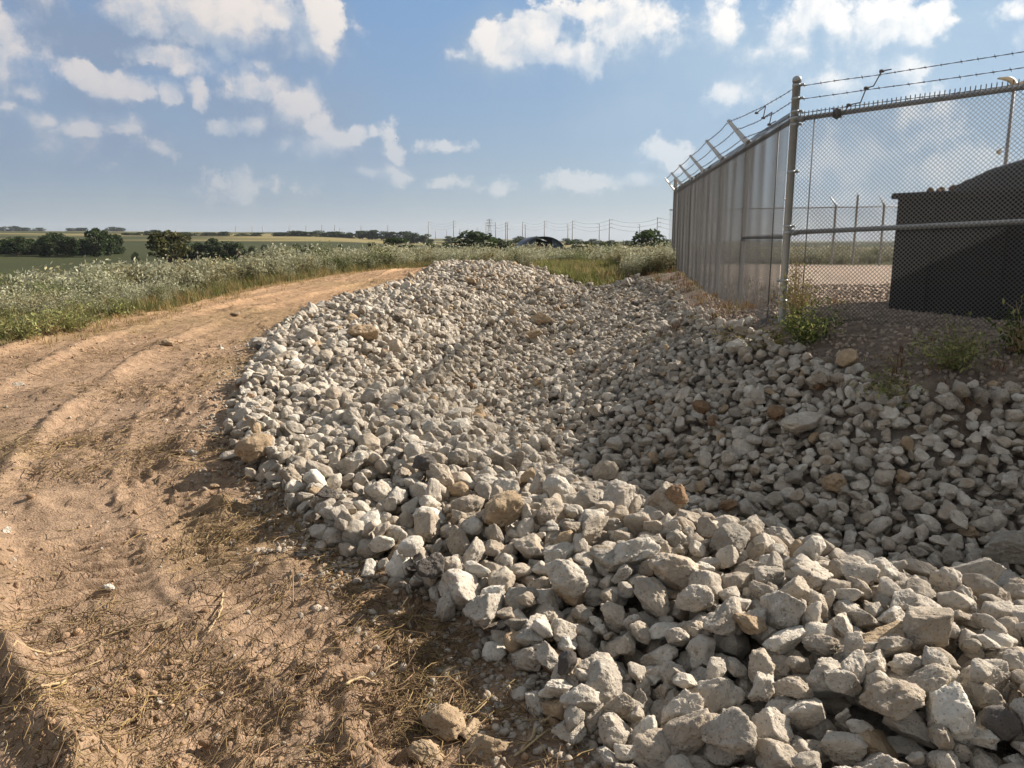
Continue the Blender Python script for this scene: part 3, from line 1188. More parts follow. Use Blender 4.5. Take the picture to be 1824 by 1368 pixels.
# rails
def rail(a, b, z0, z1, r=.024):
    q = MB()
    q.tube([(a[0], a[1], z0), ((a[0] + b[0]) / 2, (a[1] + b[1]) / 2, (z0 + z1) / 2), (b[0], b[1], z1)], r, 14)
    return q
fpart(rail(C0 + tl * .03, CL, RAILZ - .01, RAILZ - .02), 'top_rail', M_GALV)
fpart(rail(C0 + UR * .03, CR, RAILZ - .01, RAILZ - .01 + .045 * 4.6), 'top_rail', M_GALV)
fpart(rail(C0 + UR * .03, CR, MIDZ, MIDZ + .040 * 4.6), 'middle_rail', M_GALV)
LP = [(d - C0[1]) / (CL[1] - C0[1]) * LL for d in (10.1, 12.1, 14.2, 16.0, 17.8)]
fpart(rail(C0 + tl * .03, C0 + tl * LP[0], MIDZ - .04, MIDZ - .04), 'middle_rail', M_GALV)
q = rail(C0 + UR * .205 + nr * .045, C0 + UR * .205 + nr * .045, GZ + .05, RAILZ - .02, .005)
fpart(q, 'tension_bar', M_WIRE)
q = rail(C0 + tl * .42 + nl * .05, C0 + tl * .42 + nl * .05, GZ + .02, RAILZ - .02, .006)
fpart(q, 'tension_bar', M_WIRE)
# rail end cups and ground clamps
for e, z in ((C0 + UR * .07, RAILZ - .01), (C0 + UR * .07, MIDZ), (C0 + tl * .07, RAILZ - .01)):
    q = MB()
    q.lathe([(.001, -.03), (.031, -.03), (.031, .03), (.001, .03)], (0, 0, 0), 14)
    d = (e - C0) / np.linalg.norm(e - C0)
    R = np.array(Vector((d[0], d[1], 0)).to_track_quat('Z', 'Y').to_matrix())
    q.V = [v @ R.T + np.array([e[0], e[1], z]) for v in q.V]
    fpart(q, 'rail_end', M_GALV)
for s in LP:
    p = C0 + tl * s
    fpart(post_mb(p[0], p[1], GZ - .1, RAILZ + .03, .030), 'line_post', M_GALV)
    tip = p + nl * .27
    q = MB()
    a, b = np.array([p[0], p[1], RAILZ + .03]), np.array([tip[0], tip[1], RAILZ + .03 + .30])
    ax = (b - a) / np.linalg.norm(b - a)
    side = np.array([tl[0], tl[1], 0])
    nn = np.cross(ax, side)
    w0, w1 = .032, .018
    V = []
    for e, w in ((a, w0), (b, w1)):
        for sx, sy in ((-1, -1), (1, -1), (1, 1), (-1, 1)):
            V.append(e + side * sx * w * .8 + nn * sy * w)
    q.add(V, [[0, 1, 5, 4], [1, 2, 6, 5], [2, 3, 7, 6], [3, 0, 4, 7], [3, 2, 1, 0], [4, 5, 6, 7]])
    fpart(q, 'barb_arm', M_BRIGHT, False)
fpart(post_mb(CL[0], CL[1], GZ - .1, 2.98, .042), 'end_post', M_GALV)
q = MB()
p = CL - tl * .12
tip = p + nl * .27
q.tube([(p[0], p[1], RAILZ), (tip[0], tip[1], RAILZ + .33)], [.03, .018], 4)
fpart(q, 'barb_arm', M_BRIGHT, False)


def barbed(pts, seed):
    """two twisted strands with four point barbs"""
    P = np.array(pts, dtype=float)
    seg = np.linalg.norm(np.diff(P, axis=0), axis=1)
    S = np.r_[0, np.cumsum(seg)]
    L = S[-1]
    n = int(L / .03)
    s = np.linspace(0, L, n)
    Q = np.stack([np.interp(s, S, P[:, k]) for k in range(3)], 1)
    k = np.searchsorted(S, s, side='right') - 1
    k = np.clip(k, 0, len(seg) - 1)
    f = (s - S[k]) / seg[k]
    Q[:, 2] -= .028 * 4 * f * (1 - f) * np.minimum(seg[k] / 2.4, 1)
    Q[:, 2] += .004 * vn2(s * 3 + seed, s * 0 + seed)
    q = MB()
    T = np.gradient(Q, axis=0)
    T /= np.linalg.norm(T, axis=1)[:, None]
    A = np.cross(T, [0, 0, 1.0])
    A /= np.linalg.norm(A, axis=1)[:, None]
    B = np.cross(T, A)
    ph = s * 2 * PI / .18
    for o in (0, PI):
        q.tube(Q + .0024 * (np.cos(ph + o)[:, None] * A + np.sin(ph + o)[:, None] * B), .0021, 4)
    rr = np.random.default_rng(seed)
    for t in np.arange(.06, L, .127):
        i = min(n - 1, int(t / L * n))
        for _ in range(2):
            a = rr.uniform(0, PI)
            d = (math.cos(a) * A[i] + math.sin(a) * B[i]) * .019 + T[i] * .006
            q.tube([Q[i] - d, Q[i] + d], .0014, 3)
        q.tube([Q[i] - T[i] * .008, Q[i] + T[i] * .008], .0062, 5)
    return q


for w, z in enumerate((TOPZ - .04, TOPZ - .16, TOPZ - .285)):
    a = C0 + UR * .045
    fpart(barbed([(a[0], a[1], z), (CR[0], CR[1], z + .045 * 4.6)], 20 + w), 'barbed_wire', M_BARB)
    fr = (.94, .60, .27)[w]
    pts = [(C0[0] + tl[0] * .04, C0[1] + tl[1] * .04, z)]
    for s in LP:
        p = C0 + tl * s + nl * .27 * fr
        pts.append((p[0], p[1], RAILZ + .03 + .30 * fr))
    p = CL - tl * .12 + nl * .27 * fr
    pts.append((p[0], p[1], RAILZ + .03 + .30 * fr))
    fpart(barbed(pts, 30 + w), 'barbed_wire', M_BARB)
# jumper leads that bond the barbed wires to the rail
def lead(run, s0, out, zs):
    q = MB()
    pts = []
    for k, (s, z) in enumerate(zs):
        p = C0 + run * s + out * .02
        pts.append((p[0], p[1], z))
    P = np.array(pts)
    t = np.linspace(0, len(P) - 1, 40)
    i = np.clip(t.astype(int), 0, len(P) - 2)
    f = (t - i)[:, None]
    f = f * f * (3 - 2 * f)
    q.tube(P[i] * (1 - f) + P[i + 1] * f, .0055, 6)
    for k in (1, 2, 3, 4, 5):
        if k < len(P) and k % 2 == 1:
            q.box(P[k], (.035, .03, .022))
    return q
fpart(lead(UR, 0, nr, [(.46, RAILZ), (.50, TOPZ - .262), (.60, TOPZ - .25), (.64, TOPZ - .13), (.70, TOPZ - .12), (.76, TOPZ), (.84, TOPZ + .005)]), 'ground_lead', M_BARB)
lz = []
for s, k in ((.55, 2), (.85, 2), (.75, 1), (1.2, 1), (1.1, 0), (1.6, 0)):
    f = s / LP[0]
    fr = (.94, .60, .27)[k]
    lz.append((s, (TOPZ - .04 - .12 * k) * (1 - f) + (RAILZ + .03 + .3 * fr) * f - .01))
fpart(lead(tl, 0, nl * 3, lz), 'ground_lead', M_BARB)
q = MB()
e = C0 + UR * .40
q.box((e[0], e[1], RAILZ + .005), (.07, .06, .075), euler_mat(0, 0, math.atan2(UR[1], UR[0])))
q.tube([(e[0] + nr[0] * .03, e[1] + nr[1] * .03, RAILZ - .05), (e[0] + nr[0] * .03, e[1] + nr[1] * .03, RAILZ + .05)], .012, 6)
fpart(q, 'rail_clamp', M_BARB)

# fence at the far side of the gravel pad
A = np.array(at(1400, 468, 27.0)[:2])
B = np.array(at(1640, 470, 25.0)[:2])
rf = thing('chain_link_fence', (A[0], A[1], .7), 'low looking chain link fence across the far side of the gravel pad', 'fence')
offr = np.array([A[0], A[1], .7])
def rpart(q, name, mat):
    q.V = [v - offr for v in q.V]
    return q.build(name, mat, rf)
tr = (B - A) / np.linalg.norm(B - A)
no = np.array([tr[1], -tr[0]])
A2 = A - tr * 4.2
rpart(chain_mesh(A2 + no * .03, B + no * .03, .66, 2.62, .065, .0028, no, .004, 0, 0, 5), 'chain_mesh', M_WIRE)
rpart(rail(A2, B, 2.63, 2.60, .022), 'top_rail', M_BRIGHT)
for px, D, arm in ((1482, 26.3, -1), (1567, 25.6, -1), (1519.5, 26.0, 0), (1400, 27, -1)):
    p = np.array(at(px, 460, D)[:2])
    s = np.dot(p - A, tr)
    p = A + tr * s
    rpart(post_mb(p[0], p[1], .6, 2.66 if arm else 2.95, .036), 'line_post', M_GALV)
    if arm:
        q = MB()
        q.tube([(p[0], p[1], 2.66), (p[0] - .22, p[1], 2.98)], [.03, .02], 4)
        rpart(q, 'barb_arm', M_GALV)

# ------------------------------------------------------------------ black container behind the fence
KA = np.array([4.32, 8.86])
ku = np.array([.677, -.736])
kv = np.array([.736, .677])
KZ = .70
box = thing('container', (KA[0], KA[1], KZ), 'long black open container with a heaped load under a black cover behind the fence', 'container', rz=math.atan2(ku[1], ku[0]))
KL, KW, KH = 6.5, 2.3, 1.30
q = MB()
q.box((KL / 2, .02, KH / 2 + .03), (KL, .04, KH))
q.box((KL / 2, KW, KH / 2 + .03), (KL, .04, KH))
q.box((.02, KW / 2, KH / 2 + .03), (.04, KW - .05, KH - .004))
q.box((KL - .02, KW / 2, KH / 2 + .03), (.04, KW - .05, KH - .004))
q.box((KL / 2, KW / 2, .12), (KL - .1, KW - .08, .06))
q.build('body', M_BLACK, box, False)
for k in range(9):
    q = MB()
    q.box((.35 + k * .72, -.02, KH / 2 - .02), (.08, .045, KH - .12))
    q.build('rib', M_BLACK, box, False)
q = MB()
q.tube([(-.06, -.01, KH + .03), (KL, -.01, KH + .03)], .035, 10)
q.tube([(-.01, -.01, KH + .028), (-.01, KW, KH + .028)], .033, 10)
q.build('top_rim', M_BLACK, box)
# heaped load and the cover pulled over it
n = 46
us, vs = np.meshgrid(np.linspace(.06, KL - .1, n), np.linspace(.06, KW - .06, 26))
def heap(u, v):
    prof = np.interp(u, [.05, .18, .32, .50, .60, .78, 1.3, 2.2, 3.2, 5, 6.4], [-.25, .0, .05, .08, .11, .22, .36, .80, 1.05, 1.0, .4])
    return KH + prof * np.clip(v / .28, 0, 1) ** .7 * np.clip((KW - v) / .5, 0, 1) ** .7
hzv = heap(us, vs) + .012 * fbm2(us * 2.2, vs * 2.2, 3)
i = (np.arange(25)[:, None] * n + np.arange(n - 1)[None, :]).ravel()
q = MB()
q.add(np.stack([us, vs, hzv + .05 * fbm2(us * 7, vs * 7, 3) - .03], -1), np.stack([i, i + 1, i + n + 1, i + n], 1))
for _ in range(90):
    u, v = random.uniform(.15, .68), random.uniform(.15, KW - .2)
    V = ROCKV[2][random.randrange(NVAR)] @ euler_mat(*(random.uniform(0, 6) for _ in range(3))).T * random.uniform(.03, .075)
    q.add(V + np.array([u, v, float(heap(np.array(u), np.array(v))) + .02]), ICO[2][1])
q.build('load', M_LOAD, box)
u2 = .56 + (us - .06) * (KL - .66) / (KL - .16)
ht = heap(u2, vs) + .055 + .014 * np.abs(fbm2(u2 * 3, vs * 5, 3))
ht = np.where(vs < .12, np.minimum(ht, KH + .05), ht)
q = MB()
q.add(np.stack([u2, vs * 1.07 - .09, ht], -1), np.stack([i, i + 1, i + n + 1, i + n], 1))
q.build('cover', M_TARP, box)

# ------------------------------------------------------------------ lamp post with camera
lx, ly, lz0 = at(1790, 300, 24.0)
lamp = thing('lamp_post', (lx, ly, .7), 'tall grey lamp post with two cream lamp heads behind the black container', 'lamp post')
ht = at(1797, 150, 24.0)[2] - .7
q = MB()
q.lathe([(.11, 0), (.11, .03), (.06, .05), (.055, ht * .5), (.045, ht), (.001, ht + .01)], sides=14)
q.build('pole', M_POLE, lamp)
def lamp_head(s, yaw):
    q = MB()
    n = 12
    V = []
    for k in range(n + 1):
        t = k / n
        x = -.06 + t * .62
        w = (.05 + .11 * math.sin(min(1, t * 1.6) * PI / 2)) * (1 - max(0, t - .75) * 1.6)
        zt = .06 + .11 * math.sin(t * 2.2) + .02
        zb = zt - (.10 if t < .25 else .055) * (1 - .6 * t) - (.09 * (1 - t / .25) if t < .25 else 0)
        for a, b in ((-w, zb), (w, zb), (w * .9, zt), (0, zt + .02), (-w * .9, zt)):
            V.append((x * s, a * s, b * s))
    F = [[k * 5 + j, (k + 1) * 5 + j, (k + 1) * 5 + (j + 1) % 5, k * 5 + (j + 1) % 5] for k in range(n) for j in range(5)]
    V = np.array(V) @ euler_mat(0, 0, yaw).T
    q.add(V, F)
    q.add(V, [[0, 1, 2, 3], [0, 3, 4, 4]][:1])
    q.add(V[-5:], [[3, 2, 1, 0]])
    return q
for s, yaw, dz in ((1.0, PI + .25, .0), (1.0, -.65, -.10)):
    q = lamp_head(s, yaw)
    q.V = [v + np.array([.0, 0, ht - .02 + dz]) for v in q.V]
    q.build('lamp_head', M_WHITE, lamp)
cz = at(1775, 270, 24.0)[2] - .7
q = MB()
q.tube([(0, 0, cz + .08), (-.16, -.02, cz + .11), (-.26, -.03, cz + .04)], .018, 8)
q.build('camera_bracket', M_WHITE, lamp)
q = MB()
q.lathe([(.001, .06), (.05, .055), (.075, .02), (.075, -.02), (.06, -.06), (.03, -.085), (.001, -.09)], (-.26, -.03, cz), 14)
q.build('dome_camera', M_WHITE, lamp)

# ------------------------------------------------------------------ foliage builders
def leaf_quads(P, size, normal_bias=None, aspect=2.2, rng=RNG):
    """rhombic leaves at points P, random orientation"""
    n = len(P)
    d = rng.normal(size=(n, 3))
    if normal_bias is not None:
        d = d + normal_bias
    d /= np.linalg.norm(d, axis=1)[:, None]
    e = np.cross(d, rng.normal(size=(n, 3)))
    e /= np.linalg.norm(e, axis=1)[:, None] + 1e-9
    s = np.broadcast_to(np.asarray(size), (n,))[:, None]
    a, b = d * s, e * s / aspect
    V = np.stack([P - a, P + b * .9 + a * .05, P + a, P - b * .9 + a * .05], 1).reshape(-1, 3)
    F = np.arange(4 * n).reshape(n, 4)
    return V, F


def weed_proto(seed, nl_, ls, tall=1.0, palette=0):
    r = np.random.default_rng(seed)
    V_, F_, C_ = [], [], []
    nn = 0
    ns = r.integers(8, 13)
    per = nl_ // ns
    for k in range(ns):
        az, sp = r.uniform(0, 2 * PI), r.uniform(.05, .55)
        L = r.uniform(.65, 1.0)
        tip = np.array([math.cos(az) * sp * L, math.sin(az) * sp * L, L * tall * (1 - .35 * sp)])
        base = np.array([math.cos(az) * .04, math.sin(az) * .04, 0])
        ctrl = np.array([math.cos(az) * sp * .25, math.sin(az) * sp * .25, L * tall * .55])
        t = np.linspace(0, 1, 5)[:, None]
        S = (1 - t) ** 2 * base + 2 * t * (1 - t) * ctrl + t * t * tip
        w = .006
        side = np.array([-math.sin(az), math.cos(az), 0]) * w
        sv = np.concatenate([S - side * (1 - .7 * t), S + side * (1 - .7 * t)])
        sf = np.array([[i, i + 1, 5 + i + 1, 5 + i] for i in range(4)])
        V_.append(sv)
        F_.append(sf + nn)
        C_.append(np.tile([.16, .11, .055], (10, 1)))
        nn += 10
        tt = r.beta(2.4, 1.15, per)[:, None]
        P = (1 - tt) ** 2 * base + 2 * tt * (1 - tt) * ctrl + tt * tt * tip
        P = P + r.normal(size=P.shape) * (.035 + .075 * tt) * np.array([1, 1, .75])
        P[:, 2] = np.maximum(P[:, 2], .02)
        lv, lf = leaf_quads(P, ls * r.uniform(.6, 1.25, per), np.array([0, 0, .55]), 2.3, r)
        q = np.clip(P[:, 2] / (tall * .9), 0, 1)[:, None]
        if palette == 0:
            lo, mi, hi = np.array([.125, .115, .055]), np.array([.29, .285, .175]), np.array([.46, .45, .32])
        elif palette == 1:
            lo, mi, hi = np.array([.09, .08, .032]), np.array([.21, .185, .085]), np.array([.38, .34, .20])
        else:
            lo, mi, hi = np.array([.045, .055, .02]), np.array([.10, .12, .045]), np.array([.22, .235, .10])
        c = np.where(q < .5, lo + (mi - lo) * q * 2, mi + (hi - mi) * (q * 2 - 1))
        c = c * r.uniform(.65, 1.3, (per, 1))
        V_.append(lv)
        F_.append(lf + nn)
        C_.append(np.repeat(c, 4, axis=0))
        nn += 4 * per
    return np.concatenate(V_), np.concatenate(F_), np.concatenate(C_)


WP = {}
for pal in (0, 1, 2):
    WP[('near', pal)] = [weed_proto(50 + k + 20 * pal, 420, .034, 1.0, pal) for k in range(5)]
    WP[('mid', pal)] = [weed_proto(70 + k + 20 * pal, 230, .048, 1.0, pal) for k in range(4)]
    WP[('far', pal)] = [weed_proto(90 + k + 20 * pal, 110, .075, 1.0, pal) for k in range(3)]


def scatter(n, xr, yr):
    x = RNG.uniform(*xr, n)
    y = RNG.uniform(*yr, n)
    return x, y


wx, wy = [], []
for n, xr, yr in ((5200, (-24, -5), (6.5, 27)), (2600, (-6, 12), (24, 46)), (2600, (-32, -4), (26, 52)), (1500, (4, 30), (28, 48)), (500, (1.5, 4.2), (18, 28))):
    a, b = scatter(n, xr, yr)
    wx.append(a)
    wy.append(b)
wx, wy = np.concatenate(wx), np.concatenate(wy)
ok = (np.abs(wx) < wy * .72 + 2) & ~in_poly(wx, wy, ROAD) & ~in_poly(wx, wy, RIPRAP) & ~in_poly(wx, wy, PAD)
wx, wy = wx[ok], wy[ok]
ed, _ = seg_dist(wx, wy, EDGE)
# grassy gap beside the end of the rock bank
gap = in_poly(wx, wy, [(1.2, 19), (3.1, 19), (3.6, 27), (2.4, 33), (.8, 30), (.8, 24)])
azw = np.degrees(np.arctan2(wx, wy))
slope_lim = np.where(azw < -12, np.interp(azw, [-40, -33, -25, -20, -12], [21, 23, 27, 33, 45]), 60)
ok = ~gap & (np.hypot(wx, wy) < slope_lim) & (RNG.uniform(0, 1, len(wx)) < .25 + .75 * sstep(.2, 1.1, ed)) & (ed > .12)
wx, wy, ed = wx[ok], wy[ok], ed[ok]
wz = height(wx, wy)
pn = fbm2(wx * .35 + 8, wy * .35, 3)
weeds = MB()
for x, y, z, e, p in zip(wx, wy, wz, ed, pn):
    D = math.hypot(x, y)
    lod = 'near' if D < 17 else ('mid' if D < 28 else 'far')
    u = random.random()
    pal = 0
    if p > .18 and u < .75:
        pal = 1
    elif p < -.25 and u < .5:
        pal = 2
    elif u < .16:
        pal = 1
    elif u < .22:
        pal = 2
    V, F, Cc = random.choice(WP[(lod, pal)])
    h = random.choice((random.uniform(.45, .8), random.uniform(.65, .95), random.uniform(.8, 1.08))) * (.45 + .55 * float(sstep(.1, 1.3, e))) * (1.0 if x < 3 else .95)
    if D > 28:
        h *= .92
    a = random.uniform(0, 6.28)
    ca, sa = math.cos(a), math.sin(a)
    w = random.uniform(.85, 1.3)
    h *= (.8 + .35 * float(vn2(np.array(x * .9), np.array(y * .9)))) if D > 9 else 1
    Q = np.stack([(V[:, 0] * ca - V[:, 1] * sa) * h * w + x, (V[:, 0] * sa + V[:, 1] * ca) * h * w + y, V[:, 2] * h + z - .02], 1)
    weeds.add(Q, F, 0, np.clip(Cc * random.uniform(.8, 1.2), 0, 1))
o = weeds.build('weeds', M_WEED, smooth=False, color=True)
tag(o, 'dense belt of pale flowering weeds along the dirt track and beyond', 'weeds', kind='stuff')


# grass tufts
def tuft(mbq, x, y, z, n, L, col, spread=.5, w=.004):
    az = RNG.uniform(0, 2 * PI, n)
    sp = RNG.uniform(.15, 1.0, n) * spread
    ll = L * RNG.uniform(.5, 1.1, n)
    bx, by = x + RNG.normal(0, .035, n), y + RNG.normal(0, .035, n)
    d = np.stack([np.cos(az), np.sin(az)], 1)
    s = np.stack([-np.sin(az), np.cos(az)], 1) * w
    P = []
    for t, ww in ((0, 1), (.5, .8), (1, .15)):
        cx = bx + d[:, 0] * sp * ll * t ** 1.6
        cy = by + d[:, 1] * sp * ll * t ** 1.6
        cz = z + ll * (t - .28 * sp * t * t)
        P += [np.stack([cx - s[:, 0] * ww, cy - s[:, 1] * ww, cz], 1), np.stack([cx + s[:, 0] * ww, cy + s[:, 1] * ww, cz], 1)]
    V = np.stack(P, 1).reshape(-1, 3)
    b = np.arange(n)[:, None] * 6
    F = np.concatenate([b + np.array([[0, 1, 3, 2]]), b + np.array([[2, 3, 5, 4]])])
    c = np.array(col) * RNG.uniform(.7, 1.3, (n, 1))
    mbq.add(V, F, 0, np.repeat(c, 6, axis=0))


grass = MB()
GREEN, DRY, GOLD, RUST = (.14, .15, .05), (.28, .22, .10), (.38, .27, .12), (.19, .105, .055)
gx_, gy_ = [], []
# along the weedy edge of the track
for k in range(2600):
    s = random.randrange(len(EDGE) - 1)
    t = random.random()
    ax, ay = EDGE[s][0] * (1 - t) + EDGE[s + 1][0] * t, EDGE[s][1] * (1 - t) + EDGE[s + 1][1] * t
    o_ = random.gauss(-.1, .55)
    gx_.append(ax + o_ * .85)
    gy_.append(ay - o_ * .5)
gx_, gy_ = np.array(gx_), np.array(gy_)
gz_ = height(gx_, gy_)
em = dirt_mask(gx_, gy_)
for x, y, z, m in zip(gx_, gy_, gz_, em):
    if m > .5:
        tuft(grass, x, y, z, 8, random.uniform(.05, .13), GOLD if random.random() < .7 else DRY, 1.3)
    else:
        tuft(grass, x, y, z, 12, random.uniform(.12, .34), random.choice((GREEN, GREEN, DRY, GOLD)), .7)
# grassy gap and ground under the weeds
for n, xr, yr, c, L in ((2600, (.6, 4.0), (19, 34), None, .34), (3000, (-22, -6), (7, 24), None, .4), (500, (3.0, 4.1), (9, 20), None, .12)):
    x, y = scatter(n, xr, yr)
    ok = ~in_poly(x, y, ROAD) & ~in_poly(x, y, RIPRAP) & (np.abs(x) < y * .72 + 1)
    x, y = x[ok], y[ok]
    z = height(x, y)
    cn = fbm2(x * .8, y * .8, 3)
    for a, b, c_, q_ in zip(x, y, z, cn):
        if L < .2 and random.random() < .45:
            continue
        col = random.choice((GREEN, (.17, .19, .05), DRY)) if q_ < .15 else random.choice((DRY, (.24, .22, .07)))
        if L < .2:
            col = random.choice((RUST, RUST, DRY, GREEN))
        tuft(grass, a, b, c_, 10, L * random.uniform(.5, 1.1), col, .6, .005 if b < 18 else .009)
# rusty dead tufts on the upper slope
for px, py, nn, sp in ((1190, 602, 26, .16), (1310, 562, 26, .22), (1235, 515, 20, .25), (1265, 540, 20, .2), (1750, 655, 20, .25), (1600, 690, 14, .2)):
    x, y, z = on_ground(px, py)
    for _ in range(nn):
        a, b = x + random.gauss(0, sp), y + random.gauss(0, sp)
        tuft(grass, a, b, hz(a, b) + .06, 10, random.uniform(.05, .14), random.choice((RUST, RUST, DRY)), 1.2, .004)
o = grass.build('grass', M_WEED, smooth=False, color=True)
tag(o, 'green and golden grass tufts edging the track and the rock bank', 'grass', kind='stuff')

# ------------------------------------------------------------------ straw strewn over the dirt
CLUST = [(420, 945, .30, 500), (520, 1010, .28, 650), (640, 1090, .28, 700), (700, 1170, .26, 700), (745, 1225, .22, 750), (590, 1180, .3, 500), (300, 800, .34, 500),
         (390, 785, .25, 250), (110, 800, .4, 500), (60, 860, .4, 450), (470, 860, .35, 350), (350, 860, .35, 300), (640, 1210, .25, 350), (770, 1265, .2, 400),
         (250, 700, .5, 350), (960, 1250, .14, 260), (1030, 1262, .14, 180), (260, 1000, .4, 300), (480, 1130, .4, 450), (150, 1130, .3, 260), (60, 1230, .25, 260),
         (560, 1290, .3, 350), (330, 1230, .35, 350), (1060, 1330, .12, 120), (250, 620, .6, 300), (450, 640, .5, 300), (700, 1290, .18, 200)]
sx, sy = [], []
for px, py, r_, n in CLUST:
    x, y, z = on_ground(px, py)
    n = int(n * .8)
    sx.append(RNG.normal(x, r_ * .75, n))
    sy.append(RNG.normal(y, r_ * .55, n))
y = 1.8 + 12 * RNG.uniform(0, 1, 16000) ** 1.7
sx.append(RNG.uniform(-.72, .3, 16000) * y)  # thin cover everywhere
sy.append(y)
sx, sy = np.concatenate(sx), np.concatenate(sy)
ok = in_poly(sx, sy, ROAD) & (sy > 1.4)
td, ta = seg_dist(sx, sy, TOE)
dens = sstep(-.35, .3, fbm2(sx * 2.1 + 60, sy * 2.1, 3))
nb = len(sx) - 16000
keep = np.where(np.arange(len(sx)) < nb, dens + .2, dens * .75) > RNG.uniform(0, 1, len(sx))
ok &= keep
sx, sy = sx[ok], sy[ok]
n = len(sx)
L = np.clip(RNG.lognormal(math.log(.062), .55, n), .015, .28)
# stalks lie mostly along the direction the wheels dragged them
tdir = np.arctan2(1.0, -.35) + RNG.normal(0, .9, n)
flip = RNG.uniform(0, 1, n) < .35
tdir = np.where(flip, RNG.uniform(0, PI, n), tdir)
rad = RNG.uniform(.0005, .0014, n) * (1 + L * 2) * (1 + .06 * sy)
curve = RNG.normal(0, .22, n) * L
lift = np.abs(RNG.normal(0, .16, n)) * L
T = np.linspace(-.5, .5, 4)
cx = sx[:, None] + np.cos(tdir)[:, None] * L[:, None] * T - np.sin(tdir)[:, None] * curve[:, None] * (4 * T * T - .5)
cy = sy[:, None] + np.sin(tdir)[:, None] * L[:, None] * T + np.cos(tdir)[:, None] * curve[:, None] * (4 * T * T - .5)
cz = height(cx.ravel(), cy.ravel()).reshape(cx.shape)
pile = np.abs(RNG.normal(0, .010, n))
tilt = RNG.normal(0, .14, n) * L
cz = np.maximum(cz, cz.mean(1, keepdims=True)) + rad[:, None] + pile[:, None] + np.maximum(0, tilt[:, None] * (T[None, :] + .5)) + lift[:, None] * (1 - 4 * T * T)[None, :] * .4
P = np.stack([cx, cy, cz], -1)
side = np.stack([-np.sin(tdir), np.cos(tdir), 0 * tdir], 1)[:, None, :] * rad[:, None, None]
upv = np.array([0, 0, 1.0])[None, None, :] * rad[:, None, None]
V = np.stack([P + upv, P - .5 * upv + side, P - .5 * upv - side], 2)
b = (np.arange(n)[:, None, None] * 4 + np.arange(3)[None, :, None]) * 3
j = np.arange(3)[None, None, :]
j2 = (j + 1) % 3
F = np.stack([b + j, b + j2, b + 3 + j2, b + 3 + j], -1).reshape(-1, 4)
base = np.array([.36, .25, .135])[None, :] * RNG.uniform(.5, 1.3, (n, 1)) * np.stack([np.ones(n), RNG.uniform(.93, 1.07, n), RNG.uniform(.75, 1.15, n)], 1)
dark = RNG.uniform(0, 1, n) < .36
base[dark] *= np.array([.42, .40, .42])
straw = MB()
straw.add(V.reshape(-1, 3), F, 0, np.repeat(base, 12, axis=0))
o = straw.build('dead_grass', M_STRAW, color=True)
tag(o, 'dry straw and dead grass strewn over the dirt track', 'dead grass', kind='stuff')

# twigs and stalks one can point to
for pts, r0, lab in (
        ([(0, 1192), (120, 1165), (220, 1138), (312, 1112)], .005, 'long dry stalk lying across the rutted dirt, longest of the loose stalks'),
        ([(72, 1228), (110, 1222), (137, 1207)], .006, 'short dark stick across the near rut ridge'),
        ([(398, 1070), (394, 1100), (370, 1143)], .005, 'thin bent stick on open dirt between the ruts'),
        ([(614, 1228), (645, 1212), (682, 1228)], .0055, 'pale crooked stick beside the dense straw clump'),
        ([(988, 1282), (960, 1302), (930, 1345), (918, 1352)], .007, 'light brown root like stick near the foot of the rock bank'),
        ([(575, 1020), (640, 1008), (680, 1004)], .0045, 'thin stalk pointing at the foot of the rock bank')):
    q = MB()
    P = []
    for px, py in pts:
        x, y, z = on_ground(px, py)
        P.append((x, y, z + .012))
    P = np.array(P)
    t = np.linspace(0, len(P) - 1, 14)
    i = np.clip(t.astype(int), 0, len(P) - 2)
    f = (t - i)[:, None]
    Q = P[i] * (1 - f) + P[i + 1] * f
    Q[:, :2] += RNG.normal(0, .004, (14, 2))
    Q[:, 2] = np.maximum(Q[:, 2], height(Q[:, 0], Q[:, 1]) + r0 * .7)
    q.tube(Q, np.linspace(r0, r0 * .55, 14), 7)
    a = Q[9]
    q.tube([a, a + np.array([.05, .03, .025]), a + np.array([.09, .07, .03])], [r0 * .6, r0 * .45, r0 * .3], 5)
    o = q.build('twig', M_TWIG)
    tag(o, lab, 'stick', 'loose sticks on the dirt')


